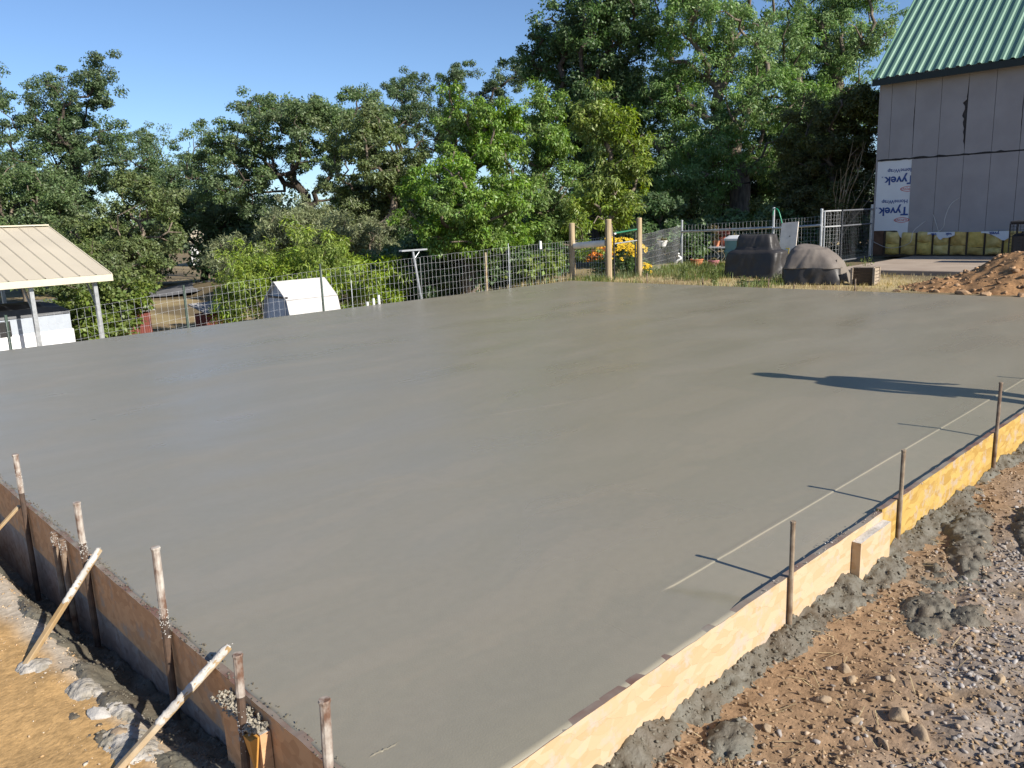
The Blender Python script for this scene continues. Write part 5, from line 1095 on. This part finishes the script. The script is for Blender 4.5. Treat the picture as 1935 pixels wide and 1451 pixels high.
TT = {
 'A': ('oak_tree',(14.67,51.06),[(14.2,53.48,8.7,2.91,2.14),(16.71,51.4,9.77,1.9,1.38),(13.27,53.56,5.88,2.91,2.45),(16.39,50.62,6.01,2.6,2.14),(15.03,52.42,7.75,2.75,2.14),(14.11,52.13,3.72,2.75,1.84)]),
 'B': ('oak_tree',(12.12,62.05),[(13.8,63.03,11.14,1.73,2.07),(12.7,62.87,6.93,2.42,3.11)]),
 'C': ('oak_tree',(12.25,37.8),[(12.71,37.42,1.92,1.98,2.09),(11.51,38.25,0.84,1.86,1.86),(13.7,36.73,2.79,0.98,1.28),(10.86,38.36,-0.96,1.86,1.4),(12.39,37.2,0.1,1.4,1.4)]),
 'D': ('oak_tree',(10.47,46.62),[(10.77,46.52,2.59,2.79,1.46),(11.4,46.32,4.0,1.86,1.06),(9.67,47.02,0.68,2.13,1.6)]),
 'E': ('oak_tree',(23.77,64.95),[(24.47,66.09,8.08,2.06,1.57),(25.21,64.73,5.8,2.89,2.06),(23.37,66.4,5.5,2.47,2.06),(27.71,62.78,7.29,1.86,2.06),(27.44,62.34,4.87,2.47,2.47)]),
 'F': ('oak_tree',(24.28,41.75),[(23.25,44.8,8.51,1.53,1.16),(25.6,42.6,8.68,1.84,1.16),(27.06,41.06,8.15,1.68,1.16),(21.57,45.64,5.88,2.29,1.84),(23.79,43.53,5.91,2.6,1.84),(26.28,41.24,6.23,2.29,1.68),(21.73,44.83,3.61,2.14,1.38),(26.82,40.15,4.23,1.84,1.84),(24.68,43.06,7.22,2.75,1.22)]),
 'G': ('oak_tree',(23.02,54.32),[(22.49,55.46,3.79,1.8,1.97),(24.65,53.1,2.79,2.33,1.62),(21.22,56.07,1.74,1.44,1.62),(26.36,51.29,2.16,1.8,1.44)]),
 'H': ('oak_tree',(21.6,31.58),[(22.18,31.99,4.63,1.77,1.67),(22.16,31.38,2.44,1.85,1.72),(20.95,32.59,2.63,1.03,1.23),(23.03,30.96,3.85,0.98,1.48)]),
 'I': ('oak_tree',(36.74,49.54),[(38.59,50.84,11.66,2.07,1.68),(37.7,50.94,9.07,2.99,1.8),(39.03,49.48,8.4,1.99,1.99)]),
 'J': ('oak_tree',(40.84,48.41),[(42.76,49.77,11.96,1.4,1.65),(42.21,49.48,9.14,2.27,2.47)]),
 'K': ('oak_tree',(38.97,41.7),[(40.35,43.12,10.3,1.34,1.27),(40.2,42.58,7.92,2.23,2.23),(42.08,41.66,10.94,0.93,1.49)]),
 'L': ('maple_tree',(14.73,16.94),[(15.11,17.12,3.09,1.05,1.46),(14.82,17.0,1.73,1.54,1.24),(14.98,17.6,4.32,0.41,0.66),(15.74,16.78,3.99,0.61,0.8),(14.15,17.76,2.13,0.66,1.02),(15.7,16.22,1.9,0.59,1.02),(14.72,16.85,0.87,1.24,0.59)]),
 'M': ('maple_tree',(19.95,18.98),[(20.24,19.52,3.9,0.9,1.71),(20.32,18.93,2.12,0.99,1.97),(20.26,19.85,5.14,0.5,0.81),(20.27,18.57,0.71,1.08,0.9)]),
 'N': ('broadleaf_tree',(25.64,21.98),[(26.42,23.32,8.14,1.65,1.65),(27.88,22.24,9.25,1.87,1.65),(27.67,21.57,6.23,2.19,2.19),(26.23,22.66,5.23,1.65,1.97),(26.64,21.63,3.04,1.97,1.97),(25.92,24.02,8.93,0.88,0.99),(25.18,24.3,7.45,0.55,0.55)]),
 'O': ('ash_tree',(27.46,15.96),[(27.71,17.82,8.02,1.89,2.19),(26.66,18.04,5.32,1.89,1.99),(29.18,16.22,7.35,1.8,1.99),(28.47,16.2,4.93,1.8,1.7),(28.83,17.41,10.32,2.39,1.2),(26.8,17.17,2.75,1.5,1.4),(28.47,15.72,3.25,1.2,1.0)]),
 'P': ('ash_tree',(32.72,15.11),[(33.88,15.93,7.19,1.76,1.97),(34.93,15.35,8.65,1.32,1.54),(33.94,16.5,9.35,1.32,1.54),(34.48,15.04,6.07,1.1,1.32),(33.35,15.82,5.05,1.97,1.1)]),
 'Q': ('young_tree',(17.51,14.25),[(17.75,14.91,4.17,0.47,0.7),(18.24,14.23,3.42,0.53,0.88),(17.74,14.32,2.08,0.66,1.02),(18.13,14.07,2.49,0.44,0.73),(17.12,14.67,1.24,0.59,0.73)]),
 'R': ('juniper_tree',(25.27,10.99),[(25.19,11.73,3.04,1.08,1.5),(25.97,11.28,4.06,0.75,0.75),(24.45,12.11,1.93,0.75,1.0),(25.87,11.02,2.83,0.58,1.33),(25.17,11.32,1.56,1.16,0.66)]),
 'S': ('understory_bush',(21.81,15.76),[(21.86,15.79,1.2,0.73,0.78),(21.46,15.92,0.37,0.86,0.61)]),
 'T': ('evergreen_tree',(32.42,22.5),[(32.53,23.19,3.43,2.27,2.27),(33.64,21.54,1.37,2.78,1.52),(35.9,19.49,1.75,2.27,1.77),(30.92,24.17,1.52,2.27,1.77),(28.66,26.22,1.15,2.27,1.52)]),
 'U': ('olive_shrub',(13.89,24.85),[(12.58,25.87,0.6,1.26,0.99),(13.72,24.94,1.16,1.35,0.99),(14.76,23.96,1.19,1.35,0.99),(15.6,23.04,0.79,0.99,1.17),(12.11,26.07,-0.26,0.63,0.81)]),
 'V': ('willow_shrub',(11.64,19.94),[(11.59,19.74,0.54,1.1,0.73),(10.45,20.69,0.09,0.95,0.73),(12.4,18.81,-0.01,1.1,0.8),(11.02,20.04,-0.3,1.76,0.8),(9.87,21.07,-0.52,0.66,0.66),(12.83,18.24,-0.54,0.66,0.59)]),
 'W': ('fig_shrub',(9.62,29.7),[(8.9,29.52,-1.37,1.28,0.82),(9.48,29.16,-0.68,0.82,0.64),(8.3,29.97,-1.79,1.1,0.55)]),
 'X': ('shade_hedge',(15.57,17.55),[(14.51,18.28,0.21,1.07,0.76),(15.58,17.19,0.0,1.07,0.69),(16.56,16.24,-0.05,0.92,0.61),(13.8,18.88,-0.05,0.76,0.69)]),
 'Y': ('leafy_plant',(15.73,15.27),[(15.56,15.15,0.18,0.37,0.29),(15.31,15.31,-0.08,0.4,0.2),(15.9,14.87,0.38,0.11,0.23)]),
 'Ac': ('evergreen_tree',(34.75,18.83),[(35.33,19.24,3.9,1.85,1.85),(34.12,19.86,2.03,1.97,1.48),(36.7,17.84,3.58,1.85,1.97),(35.66,18.29,1.7,1.97,1.23)]),
 'Ab': ('shade_bush',(22.66,12.81),[(21.42,13.89,0.53,0.9,0.57),(22.4,13.01,0.72,0.98,0.73),(23.32,12.1,0.59,0.9,0.65),(24.37,11.08,0.53,0.81,0.65),(25.0,10.54,0.73,0.49,0.81)]),
 'Z': ('walnut_sapling',(28.02,65.09),[(28.28,65.27,3.14,1.04,1.38)]),
}
gO = 'oaks along the hillside'; gTall = 'tall trees behind the yard'
SPEC = [  # key, label, category, leaf kind, clumps, leaves, clump radius, bark, kr, trunk top, group
 ('A','wide dark oak on the left with bare crooked limbs against the sky','tree','oakdk',150,30000,0.62,M_bark,.023,4.0,gO),
 ('B','oak cut off by the left frame edge','tree','oakdk',46,9000,0.7,M_bark,.023,5.0,gO),
 ('C','rounded olive green oak just behind the carport','tree','olive',95,26000,0.52,M_bark2,.023,None,gO),
 ('D','low oak showing above the carport roof','tree','oak',90,16000,0.65,M_bark2,.023,None,gO),
 ('E','small distant oak between the left oak and the big middle oak','tree','oak',110,15000,0.66,M_bark,.023,None,gO),
 ('F','big spreading oak left of centre, trunk forked against bright sky','tree','oak',165,31000,0.55,M_bark,.023,3.2,gO),
 ('G','dark shaded oak low between the olive oak and the big middle oak','tree','oakdk',120,18000,0.66,M_bark,.023,None,gO),
 ('H','dull olive oak left of the bright green maple','tree','olive',110,25000,0.5,M_bark2,.023,None,gO),
 ('I','oak with a round top rising behind the dull olive oak','tree','oakdk',66,13000,0.6,M_bark,.023,None,gO),
 ('J','slim oak top directly behind the bright maple','tree','oakdk',48,9500,0.6,M_bark,.023,None,gO),
 ('K','oak top between the bright maple and the tall dark tree','tree','oakdk',50,10000,0.6,M_bark,.023,None,gO),
 ('L','bright green maple with drooping sprays in the middle','tree','maple',210,68000,0.27,M_bark2,.020,None,gTall),
 ('M','narrow green maple right of the brightest one','tree','maple2',130,40000,0.32,M_bark2,.020,None,gTall),
 ('N','tallest dark green tree right of the sky gap','tree','dark',260,52000,0.55,M_bark,.028,None,gTall),
 ('O','tall light green ash with a dark leaning trunk','tree','ash',270,88000,0.44,M_bark2,.026,3.6,gTall),
 ('P','light green ash crown reaching toward the barn roof','tree','ash',200,58000,0.46,M_bark2,.026,None,gTall),
 ('Q','yellow green young tree behind the wooden posts','tree','young',80,14000,0.26,M_bark2,.014,None,gTall),
 ('R','brownish juniper with bare pale branches beside the barn','tree','junip',100,34000,.42,M_bark2,.02,None,gTall),
 ('S','leafy bush right of the yellow green young tree','bush','dark',55,10000,.38,M_bark2,.014,None,None),
 ('T','deep shaded evergreen thicket behind the flower pots','tree','dark',220,34000,0.7,M_bark,.026,None,gTall),
 ('U','silvery leaved shrub below the big middle oak','shrub','silver',120,30000,0.36,M_bark2,.014,None,'shrubs below the oaks'),
 ('V','bright lime green willowy shrub behind the white shed','shrub','willow',150,38000,.32,M_bark2,.010,None,'shrubs below the oaks'),
 ('W','leafy green bush right of the carport posts','bush','fig',70,12000,.36,M_bark2,.012,None,'shrubs below the oaks'),
 ('X','dark hedge behind the wire fence below the maple','hedge','dark',100,17000,.45,M_bark2,.014,None,None),  # added hedge, its dark leaves stand in for shade under the trees
 ('Y','low bright plant behind the wire left of the wooden posts','plant','fig',26,1900,.20,M_bark2,.008,None,None),
 ('Ac','dark evergreen wall behind the leaning ash trunk','tree','dark',110,20000,.6,M_bark,.02,None,gTall),
 ('Ab','dark bushes in shade just behind the pipe fence','bush','dark',70,12000,.34,M_bark2,.012,None,None),
 ('Z','small fresh green tree far off beside the white house','tree','maple',30,3500,.5,M_bark2,.03,None,None)]
for i, (k_, lab, cat, kind, ncl, nl, cr_, bk, kr, tt, grp) in enumerate(SPEC):
    nm, bs, lb_ = TT[k_]
    plant(nm, lab, cat, bs, lb_, kind, ncl, nl, 200+i*7, cr_, bk, kr, tt, grp)
# bare pale branches of the juniper
jb = empty('dead_branches', (23.6,10.6,gz(23.6,10.6)), 'bare pale dead branches fanning up beside the barn corner', 'branches'); rj = random.Random(6)
for (dx, dy, h) in [(.1,-.5,2.5),(.3,-.7,2.9),(-.2,-.2,2.2),(.5,-.9,2.3),(0,.1,1.9),(.2,-.35,3.0),(.6,-1.2,1.8)]:
    P = [(0,0,.3)]
    for s_ in range(1, 7): t = s_/6; P.append((dx*t+rj.uniform(-.05,.05), dy*t+rj.uniform(-.05,.05), .3+(h)*t**.9))
    MB().tube(P, [.03*(1-.85*i/6) for i in range(7)], 5).build('branch', M_bracew, jb)
    for s_ in (3, 4, 5):
        q = Vector(P[s_]); MB().tube([q, q+Vector((rj.uniform(-.2,.2), rj.uniform(-.3,.1), rj.uniform(.25,.6)))], [.010,.003], 4).build('branch', M_bracew, jb)
# the wood on the horizon, one far mass
rr = np.random.default_rng(77); blobs = []
for i in range(520):
    a = math.radians(rr.uniform(20, 100)); d = rr.uniform(150, 330); h = rr.uniform(5, 9.5)
    blobs.append((d*math.cos(a), d*math.sin(a), -2.3+h*.5*rr.uniform(.6,1.3), rr.uniform(2.5,5), h*.6))
o = leaf_cloud('far_wood', blobs, 70000, .9, .8, leaf_mat('far_leaves', (0.105,0.14,0.075), .3, .25), 78, tri=True); tag(o, 'distant belt of trees on the horizon', 'woods', kind='stuff')
# near belt that closes the view behind the tall trees
blobs = []
for i in range(330):
    t = rr.random(); x = 14+30*t+rr.normal(0,2); y = 58-36*t+rr.normal(0,2)+12*rr.random(); h = rr.uniform(2.5, 5.5)
    if 66.8 < math.degrees(math.atan2(y, x)) < 69.7: continue
    blobs.append((x, y, -1.4+h*.5*rr.uniform(.4,1.5), rr.uniform(1.2,2.0), h*.4))
o = leaf_cloud('thicket', blobs, 90000, .24, .20, LM['oakdk'], 79, tri=True); tag(o, 'dense dark undergrowth filling the gaps behind the trees', 'undergrowth', kind='stuff')

# ---------------------------------------------------------------- grass and weeds
def grass(name, n, x0, x1, y0, y1, h0, h1, w, m, seed, dens, label, cat='grass'):
    x, y = scatter(n, x0, x1, y0, y1, dens, seed); n = len(x); rr = np.random.default_rng(seed+1); z = ground_z(x, y)
    a = rr.uniform(0, 6.28, n); L_ = rr.uniform(h0, h1, n); bend = rr.uniform(.1, .8, n)*L_; tx, ty = np.cos(a)*bend, np.sin(a)*bend; sx_, sy_ = -np.sin(a+.6)*w, np.cos(a+.6)*w
    p0 = np.stack([x, y, z-.01], -1); p1 = np.stack([x+tx*.35, y+ty*.35, z+L_*.6], -1); p2 = np.stack([x+tx, y+ty, z+L_*.92], -1); s = np.stack([sx_, sy_, 0*sx_], -1)
    V = np.stack([p0-s, p0+s, p1+s*.7, p1-s*.7, p2+s*.08, p2-s*.08], 1).reshape(-1, 3)
    F = np.array([[0,1,2,3],[3,2,4,5]])[None]+(np.arange(n)*6)[:,None,None]
    return tag(np_mesh(name, V, F.reshape(-1, 4), 4, m), label, cat, kind='stuff')
M_dry = leaf_mat('dry_grass_blades', (0.33,0.27,0.125), .3, .3); M_grn = leaf_mat('green_weed_blades', (0.13,0.17,0.045), .4, .35)
def not_pile(x, y): return np.where(np.hypot((x-15.85)/1.5, (y-3.75)/1.65) < 1, .0, 1.)*np.where((x > 17.55) & (y < 8.0), 0., 1.)
grass('dry_grass', 9000, 13.66, 18.8, 5.0, 12.4, .025, .095, .004, M_dry, 91, lambda x, y: (.25+.75*sstep(-.1,.15,fbm(x*1.5,y*1.5,131,3)))*not_pile(x, y), 'short dry straw coloured grass between the slab and the patio')
grass('green_weeds', 9000, 13.8, 19.4, 7.6, 12.8, .06, .22, .006, M_grn, 93, lambda x, y: sstep(-.1,.15,fbm(x*.9,y*.9,133,3)+.25*sstep(14.6,17,x))*not_pile(x, y), 'green weeds around the covered grills and pots', 'weeds')
grass('hill_grass', 9000, 0, 15, 12.3, 24, .05, .25, .006, M_dry, 95, lambda x, y: .6+0*x, 'dry grass on the slope behind the wire fence')
def weed(x, y, h, n, label, seed):
    g = gz(x, y); t = empty('weed', (x, y, g), label, 'weed', 'tall weeds by the slab'); r_ = random.Random(seed); bl = []
    for k_ in range(5):
        P = [(0,0,0)]; a = r_.uniform(0, 6.28); s_ = r_.uniform(.1,.4)*h
        for q in range(1, 5): P.append((math.cos(a)*s_*q/4, math.sin(a)*s_*q/4, h*r_.uniform(.8,1)*q/4)); bl.append((*P[-1], .05, .05))
        MB().tube(P, .004, 4).build('stem', M_grn, t)
    leaf_cloud('leaves', bl, n, .06, .02, M_grn, seed, t)
weed(14.4, 8.95, .32, 170, 'spiky green weed growing in front of the big grill cover', 1); weed(14.1, 8.1, .22, 90, 'thin weed at the slab edge under the big grill cover', 2); weed(16.9, 6.9, .42, 90, 'wispy weed in front of the patio edge', 3); weed(16.2, 8.1, .30, 150, 'grass tuft between the two covers', 4); weed(15.5, 10.4, .28, 160, 'leafy weed right of the gate', 5)

# ---------------------------------------------------------------- the person whose shadow falls across the slab, standing outside the right form
def person(x, y):
    g = gz(x, y)
    J = {'pel':(0,0,.95),'bel':(0,0,1.08),'che':(0,.01,1.30),'nek':(0,.02,1.50),'hd0':(0,.03,1.57),'hd1':(0,.035,1.66),'hd2':(0,.02,1.735),
         'hL':(-.10,0,.90),'kL':(-.10,.03,.49),'aL':(-.10,-.01,.09),'tL':(-.11,.15,.035),'hR':(.10,0,.90),'kR':(.10,.04,.49),'aR':(.11,0,.09),'tR':(.13,.15,.035),
         'sL':(-.18,.01,1.44),'eL':(-.22,-.02,1.15),'wL':(-.20,.10,.92),'pL':(-.20,.13,.85),'sR':(.18,.01,1.44),'eR':(.22,-.02,1.15),'wR':(.22,.07,.97),'pR':(.245,.10,.91)}
    RAD = dict(pel=(.175,.12),bel=(.17,.115),che=(.185,.12),nek=(.075,.07),hd0=(.08,.09),hd1=(.09,.105),hd2=(.065,.075),hL=(.085,.09),kL=(.06,.063),aL=(.042,.045),tL=(.042,.03),hR=(.085,.09),kR=(.06,.063),aR=(.042,.045),tR=(.042,.03),
               sL=(.062,.065),eL=(.043,.045),wL=(.03,.032),pL=(.036,.022),sR=(.062,.065),eR=(.043,.045),wR=(.03,.032),pR=(.036,.022))
    E = [('pel','bel'),('bel','che'),('che','nek'),('nek','hd0'),('hd0','hd1'),('hd1','hd2'),('pel','hL'),('hL','kL'),('kL','aL'),('aL','tL'),('pel','hR'),('hR','kR'),('kR','aR'),('aR','tR'),('che','sL'),('sL','eL'),('eL','wL'),('wL','pL'),('che','sR'),('sR','eR'),('eR','wR'),('wR','pR')]
    for s_, sg in (('L',-1),('R',1)):      # five fingers on each hand
        p = Vector(J['p'+s_]); d = (p-Vector(J['w'+s_])).normalized(); side = d.cross(Vector((0,0,1))).normalized()
        for k_ in range(4):
            b0 = p+side*(k_-1.5)*.018+d*.02; b1 = b0+d*(.035,.042,.040,.03)[k_]; b2 = b1+(d*.6+Vector((0,0,-.6)))*.032
            for q, pt in enumerate((b0, b1, b2)): J[f'f{s_}{k_}{q}'] = tuple(pt); RAD[f'f{s_}{k_}{q}'] = (.0085,.0085)
            E += [('p'+s_, f'f{s_}{k_}0'), (f'f{s_}{k_}0', f'f{s_}{k_}1'), (f'f{s_}{k_}1', f'f{s_}{k_}2')]
        t0 = p+side*.034-d*.02; t1 = t0+(d*.5+side*.5)*.05
        for q, pt in enumerate((t0, t1)): J[f't{s_}{q}'] = tuple(pt); RAD[f't{s_}{q}'] = (.010,.010)
        E += [('p'+s_, f't{s_}0'), (f't{s_}0', f't{s_}1')]
    names = list(J); me = bpy.data.meshes.new('body'); me.from_pydata([J[n] for n in names], [(names.index(a), names.index(b)) for a, b in E], [])
    o = bpy.data.objects.new('tmp', me); COL.objects.link(o); md = o.modifiers.new('s', 'SKIN'); md.use_smooth_shade = True
    for i, n in enumerate(names): me.skin_vertices[0].data[i].radius = RAD[n]; me.skin_vertices[0].data[i].use_root = (n == 'pel')
    o.modifiers.new('d', 'SUBSURF').levels = 2
    bm_ = bpy.data.meshes.new_from_object(o.evaluated_get(bpy.context.evaluated_depsgraph_get())); bpy.data.objects.remove(o); bm_.name = 'person'
    for m_ in (mat('skin', (0.45,0.27,0.19), .55, vary=.08), mat('blue_denim', (0.06,0.09,0.17), .85, vary=.25, vscale=20), mat('grey_shirt', (0.30,0.31,0.33), .85, vary=.12), mat('brown_boots', (0.10,0.06,0.035), .7, vary=.2)): bm_.materials.append(m_)
    for p in bm_.polygons:
        c_ = p.center; arm = abs(c_.x) > .19 and c_.z > .75
        p.material_index = 3 if c_.z < .13 else (1 if c_.z < .98 and not arm else (0 if c_.z > 1.47 or (arm and c_.z < 1.22) else 2)); p.use_smooth = True
    b = bpy.data.objects.new('person', bm_); COL.objects.link(b); b.location = (x, y, g); b.rotation_euler = (0, 0, .1)
    tag(b, 'person in jeans and grey shirt standing outside the right form, hand on hip', 'person')
    hat = MB().loft([ring(0,.03,z,a,a*1.1,2,24) for z, a in ((1.69,.100),(1.70,.102),(1.75,.098),(1.79,.07),(1.80,.02))]).build('cap', mat('tan_cap', (0.5,0.40,0.22), .9, vary=.2), b, True)
    fc = MB()
    for sx_ in (-.032, .032): fc.tube([(sx_,.118,1.665),(sx_,.126,1.665)], [.012,.004], 8)
    fc.build('eyes', M_black, b); MB().tube([(0,.115,1.655),(0,.145,1.625),(0,.12,1.615)], [.008,.015,.006], 7).build('nose', bm_.materials[0], b); MB().box(-.022,.022,.112,.122,1.588,1.594).build('mouth', M_terra, b)
person(6.76, 0.92)
